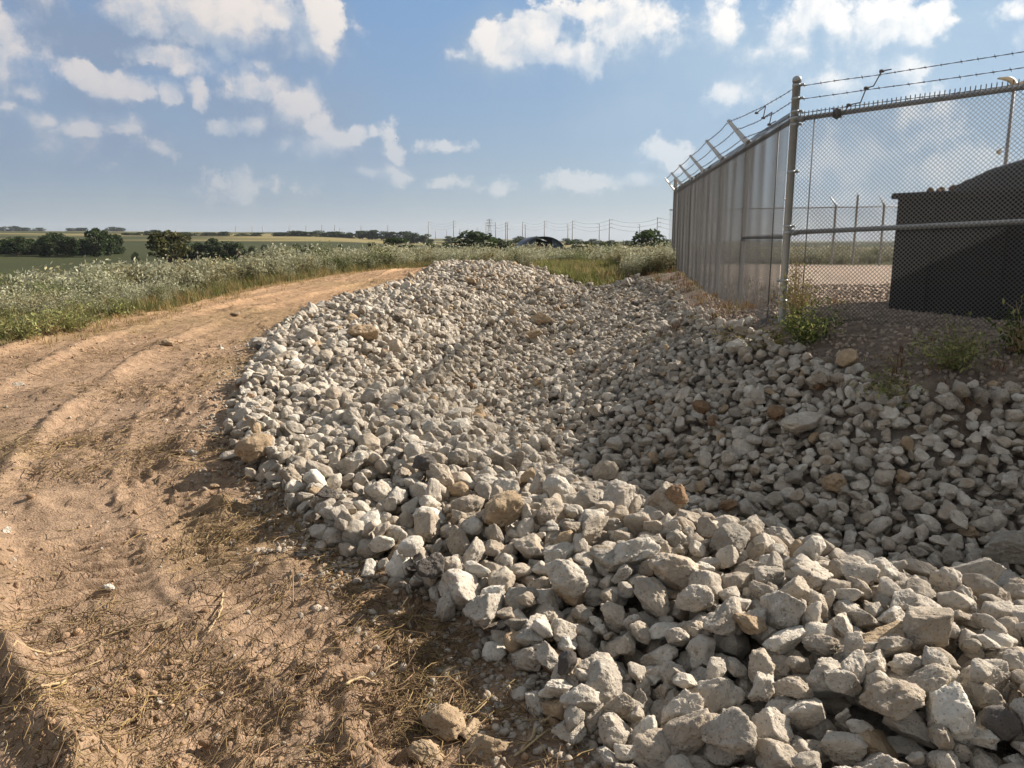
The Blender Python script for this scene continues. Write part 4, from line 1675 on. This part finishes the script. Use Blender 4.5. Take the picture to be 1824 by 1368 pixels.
# ------------------------------------------------------------------ weeds by the fence
def fence_weed(px, py, h, w, pal, nleaf, lab, ls=.022, lanky=0):
    x, y, z = on_ground(px, py)
    root = thing('weed_plant', (x, y, z), lab, 'plant', 'weeds at the foot of the fence')
    r = np.random.default_rng(int(px))
    st, lf = MB(), MB()
    ns = 16 + lanky * 4
    for k in range(ns):
        az = r.uniform(0, 2 * PI)
        sp = r.uniform(.3, 1.0) * w
        hh = h * (r.uniform(.35, .75) if k > lanky else r.uniform(.9, 1.1))
        if k <= lanky:
            sp *= .45
        t = np.linspace(0, 1, 7)[:, None]
        a = np.array([0, 0, 0.0])
        b = np.array([math.cos(az) * sp * .3, math.sin(az) * sp * .3, hh * .75])
        c = np.array([math.cos(az) * sp, math.sin(az) * sp, hh])
        S = (1 - t) ** 2 * a + 2 * t * (1 - t) * b + t * t * c + r.normal(size=(7, 3)) * .008
        st.tube(S, np.linspace(.005, .0018, 7), 5, cap=False)
        m = nleaf // ns
        u = r.beta(1.8, 1.1, m)[:, None]
        P = (1 - u) ** 2 * a + 2 * u * (1 - u) * b + u * u * c + r.normal(size=(m, 3)) * (.03 + .035 * u)
        P[:, 2] = np.maximum(P[:, 2], .01)
        V, F = leaf_quads(P, ls * r.uniform(.6, 1.3, m), np.array([0, 0, .4]), 2.6, r)
        base = {0: np.array([.20, .21, .085]), 1: np.array([.075, .10, .025]), 2: np.array([.24, .20, .075])}[pal]
        c_ = base * r.uniform(.55, 1.4, (m, 1))
        hot = r.uniform(0, 1, m) < .18
        c_[hot] = np.array([.36, .37, .13])
        lf.add(V, F, 0, np.repeat(c_, 4, axis=0))
    st.build('stem', M_TWIG, root)
    lf.build('foliage', M_WEED, root, False, True)


fence_weed(1432, 614, .36, .36, 1, 1300, 'dark green bushy weed at the foot of the fence corner post')
fence_weed(1412, 588, .72, .22, 2, 620, 'tall sparse yellowish weed growing up against the corner post', .02, 6)
fence_weed(1690, 660, .36, .36, 0, 1000, 'pale green spreading weed in front of the fence near the black container')
fence_weed(1812, 634, .42, .26, 1, 360, 'leggy green weed at the fence by the right frame edge', .028, 3)
fence_weed(1575, 718, .22, .20, 0, 360, 'small green weed among the rocks below the bare bank')
fence_weed(1345, 628, .26, .5, 2, 300, 'straggly yellow weed trailing over rocks left of the corner post', .018)

# small weeds in front of the tall belt on the far side of the track
for px, py, h, w, pal, lab in ((125, 592, .42, .55, 0, 'pale silvery weed clump standing out from the belt at the track edge'),
                               (40, 606, .38, .4, 0, 'bluish green weed clump at the left frame edge by the track'),
                               (205, 566, .30, .3, 0, 'small silvery weed on the dirt just right of the pale clump')):
    fence_weed(px, py, h, w, pal, 900, lab, .028)

# ------------------------------------------------------------------ trees
def tree_proto(seed, kind):
    """unit-height tree: trunk and limbs, crown of many leaf faces in uneven lobes"""
    r = np.random.default_rng(seed)
    tr_, cr = MB(), MB()
    if kind == 'bush':
        th, lobes, nleaf = .05, 16, 1500
    elif kind == 'sparse':
        th, lobes, nleaf = .16, 24, 1700
    else:
        th, lobes, nleaf = .10, 24, 2200
    tr_.tube([(0, 0, -.08), (.005, .005, th * .5), (.01, 0, th * 1.3), (0, .01, .75)], [.030, .024, .02, .006], 8)
    LC, LR = [], []
    for k in range(lobes):
        a = r.uniform(0, 2 * PI)
        z = r.uniform(th + .06, .86)
        prof = math.sin(np.clip((z - th * .6) / (1 - th * .6), 0, 1) * PI) ** .6
        R = .36 * prof * r.uniform(.25, 1.0) ** .6
        c = np.array([math.cos(a) * R, math.sin(a) * R, z])
        LC.append(c)
        LR.append(r.uniform(.13, .21) * (1.0 if kind != 'sparse' else .8))
        tr_.tube([(0, 0, th * r.uniform(.8, 1.4)), c * np.array([.5, .5, .8]), c], [.012, .008, .003], 5, cap=False)
    LC.append(np.array([0, 0, .86]))
    LR.append(.14)
    w = np.array(LR) ** 2
    idx = r.choice(len(LC), nleaf, p=w / w.sum())
    d = r.normal(size=(nleaf, 3))
    d /= np.linalg.norm(d, axis=1)[:, None]
    rad = np.array(LR)[idx] * r.uniform(.35, 1.08, nleaf) ** .5
    P = np.array(LC)[idx] + d * rad[:, None] * np.array([1, 1, .8])
    P[:, 2] = np.clip(P[:, 2], .03, 1.03)
    V, F = leaf_quads(P, r.uniform(.025, .055, nleaf), d * .6, 1.4, r)
    base = {'dense': np.array([.042, .062, .020]), 'sparse': np.array([.085, .085, .03]), 'bush': np.array([.05, .068, .022])}[kind]
    lob = r.uniform(.7, 1.35, len(LC))[idx][:, None]
    c = base * lob * r.uniform(.6, 1.45, (nleaf, 1))
    cr.add(V, F, 0, np.repeat(c, 4, axis=0))
    return tr_.mesh('trunk', [M_BARK]), cr.mesh('crown', [M_LEAF], False, True)


TREES = {k: [tree_proto(200 + 10 * q + s, k) for s in range(4)] for q, k in enumerate(('dense', 'sparse', 'bush'))}
tree_n = 0


def plant_tree(px, top, base, width, D, kind, lab, group=None, name=None):
    """tree standing at distance D whose outline in the photo spans these rows and this width"""
    global tree_n
    x, y, zt = at(px, top, D)
    g = hz(x, y)
    zb = min(at(px, base, D)[2], zt - .5)
    zb = min(zb, max(g, zb - 3)) if g < zb else zb
    zb = min(zb, g + .3)
    if zt - zb > 1.6 * (base - top) / FPX * D + 1:
        zb = zt - 1.6 * (base - top) / FPX * D - 1
    H = zt - zb
    tm, cm = TREES[kind][tree_n % 4]
    tree_n += 1
    t = thing(name or ('bush' if kind == 'bush' else 'tree'), (x, y, zb), lab, 'bush' if kind == 'bush' else 'tree', group, random.uniform(0, 6.28))
    sw = width / FPX * D / .86
    t.scale = (sw, sw, H)
    link('trunk', tm, t)
    link('crown', cm, t)
    return t


plant_tree(299, 409, 478, 74, 118, 'sparse', 'olive tree standing alone in front of the dark tree line on the mown field')
ORD = ['first', 'second', 'third', 'fourth', 'fifth', 'sixth', 'seventh', 'eighth', 'ninth', 'tenth', 'eleventh', 'twelfth', 'thirteenth', 'fourteenth', 'fifteenth',
       'sixteenth', 'seventeenth', 'eighteenth', 'nineteenth', 'twentieth', 'twenty-first', 'twenty-second', 'twenty-third', 'twenty-fourth', 'twenty-fifth', 'twenty-sixth',
       'twenty-seventh', 'twenty-eighth', 'twenty-ninth', 'thirtieth']
row = [(-25, 430, 458, 50), (8, 424, 458, 40), (28, 420, 458, 36), (52, 424, 458, 40), (76, 418, 458, 36), (98, 413, 458, 40), (120, 420, 458, 38), (143, 424, 459, 40),
       (168, 404, 459, 40), (186, 407, 459, 30), (206, 416, 458, 28), (66, 434, 460, 60), (110, 436, 460, 60), (150, 436, 460, 50), (20, 436, 460, 60)]
row.sort()
for k, (px, t, b_, w) in enumerate(row):
    tall = t < 410
    lab = f"{'tall dark' if tall else 'dark'} tree, {ORD[k]} from the left in the tree line across the mown field"
    plant_tree(px, t, b_, w, 195 + (k % 3) * 8, 'dense', lab, 'trees of the dark line across the field')
mid = [(240, 448, 462, 14, 'bush'), (333, 432, 462, 34, 'dense'), (352, 430, 462, 36, 'dense'), (378, 423, 461, 30, 'dense'), (398, 428, 461, 40, 'bush'), (424, 430, 460, 40, 'bush'),
       (448, 437, 452, 16, 'bush'), (473, 436, 447, 18, 'bush'), (505, 438, 447, 16, 'bush'), (528, 432, 446, 20, 'bush'), (553, 435, 447, 28, 'bush'), (606, 436, 446, 18, 'bush'),
       (665, 430, 447, 24, 'bush'), (709, 421, 449, 56, 'dense'), (765, 430, 447, 34, 'bush'), (790, 432, 448, 24, 'bush')]
for k, (px, t, b_, w, kind) in enumerate(mid):
    lab = f"{'rounded tree' if kind == 'dense' else 'low dark bush'} beyond the weeds, {ORD[k]} going right from the lone olive tree"
    plant_tree(px, t, b_, w, 170 if px < 460 else 150, kind, lab, 'trees and bushes between lone tree and broad tree')
plant_tree(845, 411, 449, 78, 120, 'dense', 'broad bright green tree left of the dark arched hut')
ctr = [(885, 423, 449, 36, 'dense'), (908, 428, 449, 34, 'bush'), (925, 427, 449, 30, 'bush'), (945, 424, 446, 26, 'bush'), (1020, 428, 448, 30, 'bush'), (1045, 429, 448, 32, 'bush'), (1072, 431, 448, 34, 'bush'),
       (1098, 430, 448, 34, 'bush'), (1122, 432, 448, 30, 'bush'), (1183, 430, 448, 26, 'bush'), (1205, 431, 448, 22, 'bush')]
for k, (px, t, b_, w, kind) in enumerate(ctr):
    lab = f"dark {'tree' if kind == 'dense' else 'bush'} in the low row around the arched hut, {ORD[k]} from the left"
    plant_tree(px, t, b_, w, 150, kind, lab, 'bushes of the row around the hut')
plant_tree(1156, 408, 449, 60, 120, 'dense', 'dense dark round tree close left of the fence end')
far = [(8, 403, 411), (26, 402, 411), (44, 405, 412), (67, 405, 412), (128, 406, 414), (146, 405, 414), (196, 404, 414), (212, 405, 414), (230, 414, 426), (250, 413, 426),
       (272, 409, 424), (330, 413, 427), (350, 414, 427), (372, 413, 427), (395, 412, 424), (430, 415, 426), (455, 414, 425), (500, 413, 424), (515, 411, 425), (530, 411, 426), (548, 412, 426),
       (566, 410, 426), (585, 412, 426), (602, 412, 426), (622, 413, 427), (645, 410, 424), (662, 409, 424), (680, 411, 425), (700, 412, 425), (722, 411, 425)]
for k, (px, t, b_) in enumerate(far):
    plant_tree(px, t, b_, 30 if px > 220 else 22, 1400 if px < 215 else 620, 'dense' if k % 3 else 'bush', f"hazy {'bush' if not k % 3 else 'tree'} on the far hills, {ORD[k]} from the left",
               'far trees on the hills')
far2 = [(742, 414, 426), (760, 416, 428), (735, 418, 428), (1010, 424, 432), (1033, 426, 433), (1060, 425, 433), (1090, 427, 434), (1118, 428, 434), (1192, 426, 434), (955, 420, 428), (925, 420, 428), (800, 420, 428), (870, 422, 430)]
far2.sort()
for k, (px, t, b_) in enumerate(far2):
    plant_tree(px, t, b_, 26, 520, 'bush', f"hazy low bush near the power poles, {ORD[k]} from the left", 'far bushes under the power poles')

# ------------------------------------------------------------------ arched hut
hx, hy, hz0 = at(970, 447, 128)
g = hz(hx, hy)
hut = thing('hut', (hx, hy, g), 'dark arched metal hut with its open end facing the weeds', 'hut', rz=.12)
HR, HH, HL = 3.75, at(970, 421, 128)[2] - g, 12.0
q = MB()
n = 28
V, F = [], []
for k in range(n + 1):
    a = PI * k / n
    for yy in (0, HL):
        for rr in (1.0, .965):
            V.append((math.cos(a) * HR * rr, yy, math.sin(a) * HH * rr))
for k in range(n):
    b = k * 4
    F += [[b, b + 4, b + 6, b + 2], [b + 1, b + 3, b + 7, b + 5], [b, b + 1, b + 5, b + 4], [b + 2, b + 6, b + 7, b + 3]]
q.add(V, F)
q.build('shell', M_SHELL, hut)
for sx_ in (-1, 1):
    q = MB()
    xs = np.linspace(1.35, HR * .95, 9)
    V = []
    for x in xs:
        zt = HH * .95 * math.sqrt(max(0, 1 - (x / HR) ** 2))
        for yy in (.6, .68):
            V += [(sx_ * x, yy, 0), (sx_ * x, yy, zt)]
    F = []
    for k in range(8):
        b = k * 4
        F += [[b, b + 4, b + 5, b + 1], [b + 2, b + 3, b + 7, b + 6], [b + 1, b + 5, b + 7, b + 3]]
    q.add(V, F)
    q.build('end_wall', M_PANEL, hut, False)
q = MB()
q.add([(-HR * .94, HL - .2, 0), (HR * .94, HL - .2, 0), (HR * .7, HL - .2, HH * .7), (0, HL - .2, HH * .94), (-HR * .7, HL - .2, HH * .7)], [[0, 1, 2, 3]])
q.add([(-HR * .94, HL - .2, 0), (0, HL - .2, HH * .94), (-HR * .7, HL - .2, HH * .7)], [[0, 1, 2]])
q.build('back_wall', M_DARK, hut, False)
mach = thing('farm_machine', (hx - .9, hy + .2, g), 'small reddish farm machine parked in the mouth of the arched hut', 'machine')
q = MB()
q.box((0, 0, .9), (1.2, 1.6, .6))
q.box((.1, -.2, 1.4), (.8, .7, .5))
q.tube([(-.3, .5, 1.2), (-.3, .5, 2.0)], .05, 8)
q.build('body', M_RED, mach, False)
for sx_ in (-1, 1):
    for yy, r_ in ((-.6, .55), (.6, .4)):
        q = MB()
        q.tube([(sx_ * .62, yy, r_), (sx_ * .80, yy, r_)], r_, 16)
        q.build('wheel', M_DARK, mach)

# ------------------------------------------------------------------ power poles and lattice tower
POLES = [(1171.5, 387, 440, 1), (1140, 399, 436, -1), (1086, 390, 438, 1), (1068, 398, 437, -1), (1020, 393, 432, 1), (1012, 399, 432, -1), (970, 393, 428, 1), (936, 400, 426, -1), (931, 395, 428, 1),
         (904, 397, 434, -1), (901, 395, 434, 1), (883, 396, 426, -1), (866, 398, 426, 1), (808, 393, 426, 1), (819, 408, 427, 1), (834, 407, 427, -1), (850, 405, 427, 1), (763, 395, 426, 1),
         (776, 411, 427, 1), (796, 410, 427, -1), (690, 401, 427, 1), (643, 402, 427, 1), (605, 406, 421, 1), (596, 401, 425, 1), (573, 401, 422, 1), (545, 402, 421, 1), (515, 402, 420, 1), (468, 401, 418, 1), (449, 402, 418, 1), (420, 403, 418, 1)]
POLES.sort()
tops = {}
for k, (px, t, b_, sd) in enumerate(POLES):
    D = min(1373 * 21.0 / max(b_ - t, 14), 1900)
    x, y, zt = at(px, t, D)
    g = min(hz(x, y), at(px, b_, D)[2])
    H = zt - g
    o = thing('power_pole', (x, y, g), f'tall slim power pole, {ORD[k]} from the left along the horizon', 'power pole', 'power poles along the horizon')
    q = MB()
    q.lathe([(.55 * D / 900 + .12, 0), (.30 * D / 900 + .12, H), (.01, H + .1)], sides=8)
    q.build('pole', M_POLE, o)
    tops[px] = (x, y, zt)
    for a_, (dz, s_) in enumerate(((-.6, sd), (-3.4, sd), (-6.2, sd if k % 2 else -sd))):
        q = MB()
        q.tube([(0, 0, H + dz - .5), (s_ * 2.2, 0, H + dz + .5)], [.16, .10], 5)
        q.tube([(s_ * 2.2, 0, H + dz + .5), (s_ * 2.2, 0, H + dz - .7)], .10, 5)
        q.build('crossarm', M_POLE, o)
Dt = 1150.0
x, y, zt = at(872, 389.5, Dt)
g = at(872, 425, Dt)[2]
H = zt - g
tw = thing('lattice_tower', (x, y, g), 'steel lattice transmission tower with three crossarms among the slim poles', 'lattice tower')
q = MB()
def wid(z):
    t = z / H
    return 3.6 * (1 - t / .62) + 1.1 if t < .62 else 1.1 * (1 - (t - .62) / .5)
zs = np.linspace(0, H, 12)
for sx_ in (-1, 1):
    for sy_ in (-1, 1):
        q.tube([(sx_ * wid(z), sy_ * wid(z), z) for z in zs], .26, 4)
for a, b in zip(zs[:-1], zs[1:]):
    for sy_ in (-1, 1):
        q.tube([(-wid(a), sy_ * wid(a), a), (wid(b), sy_ * wid(b), b)], .14, 4)
        q.tube([(wid(a), sy_ * wid(a), a), (-wid(b), sy_ * wid(b), b)], .14, 4)
        q.tube([(sy_ * wid(a), -wid(a), a), (sy_ * wid(b), wid(b), b)], .14, 4)
q.build('frame', M_POLE, tw)
for f, w_ in ((.64, 6.0), (.78, 6.6), (.92, 5.2)):
    q = MB()
    q.tube([(-w_, 0, H * f), (0, 0, H * f + .9), (w_, 0, H * f)], [.16, .34, .16], 4)
    q.tube([(-w_, 0, H * f), (w_, 0, H * f)], .2, 4)
    q.build('crossarm', M_POLE, tw)

line_pts = [p for p in (763, 808, 866, 901, 931, 970, 1020, 1086, 1171.5)]
chain = [tops[p] for p in line_pts]
last = np.array(chain[-1])
chain.append(tuple(last + (last - np.array(chain[-2]))))
for k, dz in enumerate((-.4, -3.4, -6.4)):
    q = MB()
    for a, b in zip(chain[:-1], chain[1:]):
        a, b = np.array(a), np.array(b)
        t = np.linspace(0, 1, 14)[:, None]
        P = a * (1 - t) + b * t
        P[:, 2] += dz - 4 * 3.0 * (t[:, 0] * (1 - t[:, 0]))
        P[:, 0] += 1.6
        q.tube(P, .085, 4, cap=False)
    o = q.build('power_line', M_POLE)
    tag(o, ('topmost', 'middle', 'lowest')[k] + ' power line sagging between the slim poles', 'power line', 'conductors on the slim poles')

# bird in the sky
bx, by, bz = at(706, 247, 90)
BS = .32
bird = thing('bird', (bx, by, bz), 'tiny dark bird gliding in front of the white clouds', 'bird')
q = MB()
q.tube([(-.22, 0, 0), (-.1, 0, .01), (.05, 0, .01), (.2, 0, 0), (.28, 0, 0)], [.02, .06, .07, .04, .015], 8)
for s_ in (-1, 1):
    V = [(.12, s_ * .04, .02), (-.06, s_ * .04, .02), (-.08, s_ * .3, .11), (.08, s_ * .32, .12), (-.06, s_ * .58, .06), (.0, s_ * .6, .06)]
    V = V + [(a, b, c - .012) for a, b, c in V]
    q.add(V, [[0, 1, 2, 3], [3, 2, 4, 5], [9, 8, 7, 6], [11, 10, 8, 9]])
q.build('body', M_DARK, bird)
bird.scale = (BS,) * 3

# ------------------------------------------------------------------ air
q = MB()
q.box((0, 3550, 45), (15200, 7420, 190))
hm = bpy.data.materials.new('air')
hm.use_nodes = True
ht_ = hm.node_tree
ht_.nodes.clear()
ho = ht_.nodes.new('ShaderNodeOutputMaterial')
hv = ht_.nodes.new('ShaderNodeVolumePrincipled')
hv.inputs['Color'].default_value = (.80, .87, .95, 1)
hv.inputs['Density'].default_value = .00008
hv.inputs['Anisotropy'].default_value = .2
ht_.links.new(hv.outputs[0], ho.inputs['Volume'])
haze = q.build('haze', hm, smooth=False)
tag(haze, 'pale haze lying over the far fields', 'haze', kind='stuff')

# ------------------------------------------------------------------ light and sky
sun_d = bpy.data.lights.new('sun', 'SUN')
sun_d.energy = 5.0
sun_d.angle = math.radians(.53)
sun_d.color = (1.0, .91, .80)
sun = bpy.data.objects.new('sun', sun_d)
COL.objects.link(sun)
sdir = Vector((math.sin(SUN_AZ) * math.cos(SUN_EL), math.cos(SUN_AZ) * math.cos(SUN_EL), math.sin(SUN_EL)))
sun.rotation_euler = sdir.to_track_quat('Z', 'Y').to_euler()

W = bpy.data.worlds.new('World')
SC.world = W
W.use_nodes = True
nt = W.node_tree
nt.nodes.clear()
out = nt.nodes.new('ShaderNodeOutputWorld')
bg = nt.nodes.new('ShaderNodeBackground')
n = N(nt)
sky = nt.nodes.new('ShaderNodeTexSky')
sky.sky_type = 'NISHITA'
sky.sun_disc = False
sky.sun_elevation = SUN_EL
sky.sun_rotation = SUN_AZ
sky.air_density = 1.0
sky.dust_density = .4
sky.ozone_density = 2.2
dirv = nt.nodes.new('ShaderNodeTexCoord').outputs['Generated']
sep = nt.nodes.new('ShaderNodeSeparateXYZ')
nt.links.new(dirv, sep.inputs[0])
az = n.math('ARCTAN2', sep.outputs[0], sep.outputs[1])
el = n.math('ARCSINE', sep.outputs[2])
cmb = nt.nodes.new('ShaderNodeCombineXYZ')
nt.links.new(az, cmb.inputs[0])
nt.links.new(el, cmb.inputs[1])
P2 = cmb.outputs[0]


def ang(px, py):
    x, y, z = ray(px, py)
    return math.atan2(x, y), math.atan2(z, math.hypot(x, y))


GROW = 1.15


def blobs(v, lst):
    """largest of many soft ellipses on the sky (azimuth, elevation, half widths)"""
    acc = None
    for px, py, rx, ry, w in lst:
        a, e = ang(px, py)
        sx_, sy_ = FPX / (rx * GROW), FPX / (ry * GROW)
        q = n.vec('MULTIPLY_ADD', v, (sx_, sy_, 0), (-a * sx_, -e * sy_, 0))
        l = n.math('MULTIPLY_ADD', n.vec('LENGTH', q), -w, w)
        acc = l if acc is None else n.math('SMOOTH_MAX', acc, l, .06)
    return acc


BRIGHT = [(430, 35, 150, 45, 1.1), (330, 15, 150, 40, 1.0), (400, 62, 90, 25, 1.0), (480, 20, 60, 50, .9), (575, 40, 34, 60, 1.0), (545, 90, 20, 26, .7), (310, 108, 70, 18, .45), (205, 20, 90, 22, .5),
          (132, 133, 30, 22, .9), (185, 152, 60, 22, .85), (240, 165, 36, 16, .75), (75, 166, 40, 12, .55), (5, 120, 16, 40, .6), (15, 192, 26, 12, .5),
          (298, 170, 24, 20, .9), (354, 172, 14, 24, .8), (412, 102, 18, 14, .5), (470, 118, 26, 16, .5), (512, 105, 18, 22, .5),
          (440, 160, 40, 34, .8), (480, 160, 20, 22, .8), (380, 217, 28, 14, .7), (440, 222, 40, 18, .75),
          (545, 190, 34, 42, 1.1), (520, 205, 36, 45, .95), (565, 225, 34, 36, 1.05), (512, 255, 30, 24, .85), (600, 250, 36, 24, .95), (640, 248, 26, 18, .85), (570, 262, 70, 26, .75),
          (698, 242, 20, 28, 1.0), (668, 240, 14, 12, .6), (706, 275, 15, 22, .85), (670, 308, 46, 14, .6), (710, 318, 24, 12, .6),
          (150, 225, 42, 22, .75), (210, 228, 30, 16, .65), (92, 210, 30, 14, .5), (130, 265, 110, 22, .4), (272, 270, 20, 14, .6), (200, 298, 24, 10, .4), (415, 335, 34, 24, .35), (530, 328, 40, 16, .4),
          (794, 262, 44, 11, .85), (806, 324, 34, 14, .6), (885, 336, 34, 16, .65), (1020, 330, 55, 22, .45), (1135, 315, 46, 12, .65),
          (1180, 265, 46, 26, .8), (1205, 282, 20, 26, .9),
          (870, 72, 44, 36, .9), (925, 88, 70, 34, .95), (1010, 96, 86, 28, .95), (960, 60, 60, 26, .8), (1110, 50, 100, 44, .8), (1060, 20, 80, 30, .7), (820, 92, 26, 12, .6),
          (1290, 60, 44, 46, .85), (1300, 165, 40, 26, .75), (1350, 100, 46, 22, .85), (1385, 60, 50, 50, .8), (1440, 40, 60, 60, .85), (1500, 60, 60, 50, .8), (1560, 50, 50, 46, 1.1), (1580, 75, 36, 24, 1.0),
          (1640, 70, 34, 40, 1.1), (1668, 45, 26, 34, 1.1), (1622, 120, 34, 40, 1.0), (1420, 95, 50, 30, .8), (1700, 45, 14, 10, .6), (1815, 22, 24, 20, .8),
          (1500, 290, 70, 60, .75), (1480, 150, 90, 40, .55), (1600, 190, 60, 40, .5), (1700, 300, 120, 60, .45), (1950, 60, 120, 60, .9), (2100, 200, 160, 60, .8), (-150, 60, 140, 60, .9), (-200, 250, 140, 40, .6)]
VEIL = [(150, 75, 260, 60, .9), (330, 60, 240, 70, .8), (170, 170, 160, 40, .55), (500, 215, 150, 90, .75), (400, 180, 130, 80, .55), (150, 270, 260, 90, .5), (640, 290, 130, 50, .55),
        (920, 90, 140, 60, .8), (1080, 70, 170, 90, .8), (1150, 190, 200, 70, .7), (1300, 110, 200, 120, .8), (1480, 120, 220, 160, .8), (1650, 130, 130, 110, .8), (1050, 215, 120, 40, .45),
        (1750, 40, 80, 70, .7), (1500, 280, 220, 110, .7), (1160, 265, 100, 50, .55), (60, 20, 120, 40, .7), (570, 60, 60, 80, .7), (350, 320, 400, 60, .35), (1900, 200, 260, 160, .8), (-200, 120, 260, 120, .8)]
w1 = n.noise(P2, 5.5, 3, .55, out='Color', dim='2D')
w2 = n.noise(P2, 19.0, 4, .62, out='Color', dim='2D')
w3 = n.noise(P2, 70.0, 4, .6, out='Color', dim='2D')
wv = n.vec('ADD', n.scale(n.vec('SUBTRACT', w1, (.5, .5, .5)), .022), n.scale(n.vec('SUBTRACT', w2, (.5, .5, .5)), .020))
wv = n.vec('ADD', wv, n.scale(n.vec('SUBTRACT', w3, (.5, .5, .5)), .007))
PW = n.vec('ADD', P2, wv)
mB = blobs(PW, BRIGHT)
mV = blobs(n.vec('ADD', P2, n.scale(wv, 1.3)), VEIL)


def puff(v):
    """billows: lumps on lumps"""
    a = n.math('SUBTRACT', 1.0, n.voronoi(v, 15.0, 'SMOOTH_F1', .5, dim='2D'))
    b = n.math('SUBTRACT', 1.0, n.voronoi(v, 40.0, 'SMOOTH_F1', .5, dim='2D'))
    c = n.noise(v, 24.0, 8, .64, dim='2D')
    return n.math('ADD', n.math('ADD', n.math('MULTIPLY', a, .45), n.math('MULTIPLY', b, .25)), n.math('MULTIPLY_ADD', c, .85, -.43))


p0 = puff(PW)
p1 = puff(n.vec('ADD', PW, (.014, .012, 0)))
fray = n.noise(P2, 58.0, 6, .68, dim='2D')
dens = n.math('ADD', mB, n.math('MULTIPLY', n.math('SUBTRACT', p0, .40), 1.45))
dens = n.math('ADD', dens, n.math('MULTIPLY', n.math('SUBTRACT', fray, .5), .75))
soft = n.maprange(n.noise(P2, 7.0, 2, .5, dim='2D'), .35, .65, .38, 1.05)
mB2 = blobs(n.vec('ADD', PW, (.020, .026, 0)), BRIGHT)
# lit tops end sharply, bases fade out
soft = n.math('MULTIPLY', soft, n.maprange(n.math('SUBTRACT', mB, mB2), -.05, .45, 1.15, .50))
aB = n.maprange(dens, -.10, soft)
shade = n.math('SUBTRACT', p0, p1)
body = n.noise(PW, 13.0, 7, .62, dim='2D')
lit = n.math('ADD', n.math('MULTIPLY', shade, 1.5), n.math('MULTIPLY', n.math('SUBTRACT', mB, mB2), .9))
lit = n.math('ADD', lit, n.math('MULTIPLY', n.math('SUBTRACT', body, .5), 1.6))
lit = n.maprange(lit, -.55, .75)
densV = n.math('ADD', mV, n.math('MULTIPLY', n.math('SUBTRACT', n.noise(PW, 8.0, 6, .6, dim='2D'), .5), .9))
aV = n.maprange(densV, -.15, .75)
# colours (radiance before the background strength)
K = 5.95
KO = 6.8
elev = n.maprange(el, 0.0, .44)
hz_c = n.mix(n.maprange(az, -.6, .6), (.205 * K, .255 * K, .33 * K), (.30 * K, .37 * K, .46 * K))
zen_c = n.mix(n.maprange(az, -.6, .7), (.145 * K, .285 * K, .53 * K), (.185 * K, .36 * K, .60 * K))
air = n.mix(n.math('POWER', elev, .75), hz_c, zen_c)
skyc = n.mix(.85, sky.outputs[0], air)
veil_c = n.mix(n.maprange(az, -.45, .45), (.225 * K, .295 * K, .415 * K), (.40 * K, .54 * K, .68 * K))
c1 = n.mix(n.math('MULTIPLY', aV, .85), skyc, veil_c)
shadow_c = n.mix(n.maprange(az, -.5, .5), (.40 * K, .46 * K, .55 * K), (.56 * K, .66 * K, .77 * K))
light_c = n.mix(n.maprange(az, -.5, .5), (.80 * K, .72 * K, .66 * K), (1.08 * K, 1.04 * K, .98 * K))
cl = n.mix(lit, shadow_c, light_c)
# clouds low over the horizon sink into the haze
lowfade = n.maprange(el, .03, .32, .30, .95)
c2 = n.mix(n.math('MULTIPLY', aB, lowfade), c1, cl)
# unseen sky overhead and behind: broken grey cloud added to neutralise the ambient light
over = n.noise(dirv, 2.2, 5, .6)
over_c = n.mix(n.maprange(over, .4, .65), (.20 * KO, .24 * KO, .30 * KO), (.42 * KO, .42 * KO, .42 * KO))
c2 = n.mix(n.maprange(el, .42, .75), c2, over_c)
c2 = n.mix(n.maprange(n.math('ABSOLUTE', az), 1.2, 1.9), c2, over_c)
# below the horizon: the light of the ground beyond
c3 = n.mix(n.maprange(el, -.02, .0), (.16 * K, .14 * K, .10 * K), c2)
nt.links.new(c3, bg.inputs[0])
bg.inputs[1].default_value = .1
nt.links.new(bg.outputs[0], out.inputs[0])
W.cycles.sampling_method = 'MANUAL'
W.cycles.sample_map_resolution = 256

SC.view_settings.view_transform = 'Standard'
SC.view_settings.look = 'None'
SC.view_settings.exposure = 0.9
SC.view_settings.gamma = 1
SC.view_settings.use_curve_mapping = False
SC.cycles.use_adaptive_sampling = True
SC.cycles.adaptive_threshold = .02
SC.cycles.max_bounces = 5
SC.cycles.diffuse_bounces = 2
SC.cycles.transparent_max_bounces = 8
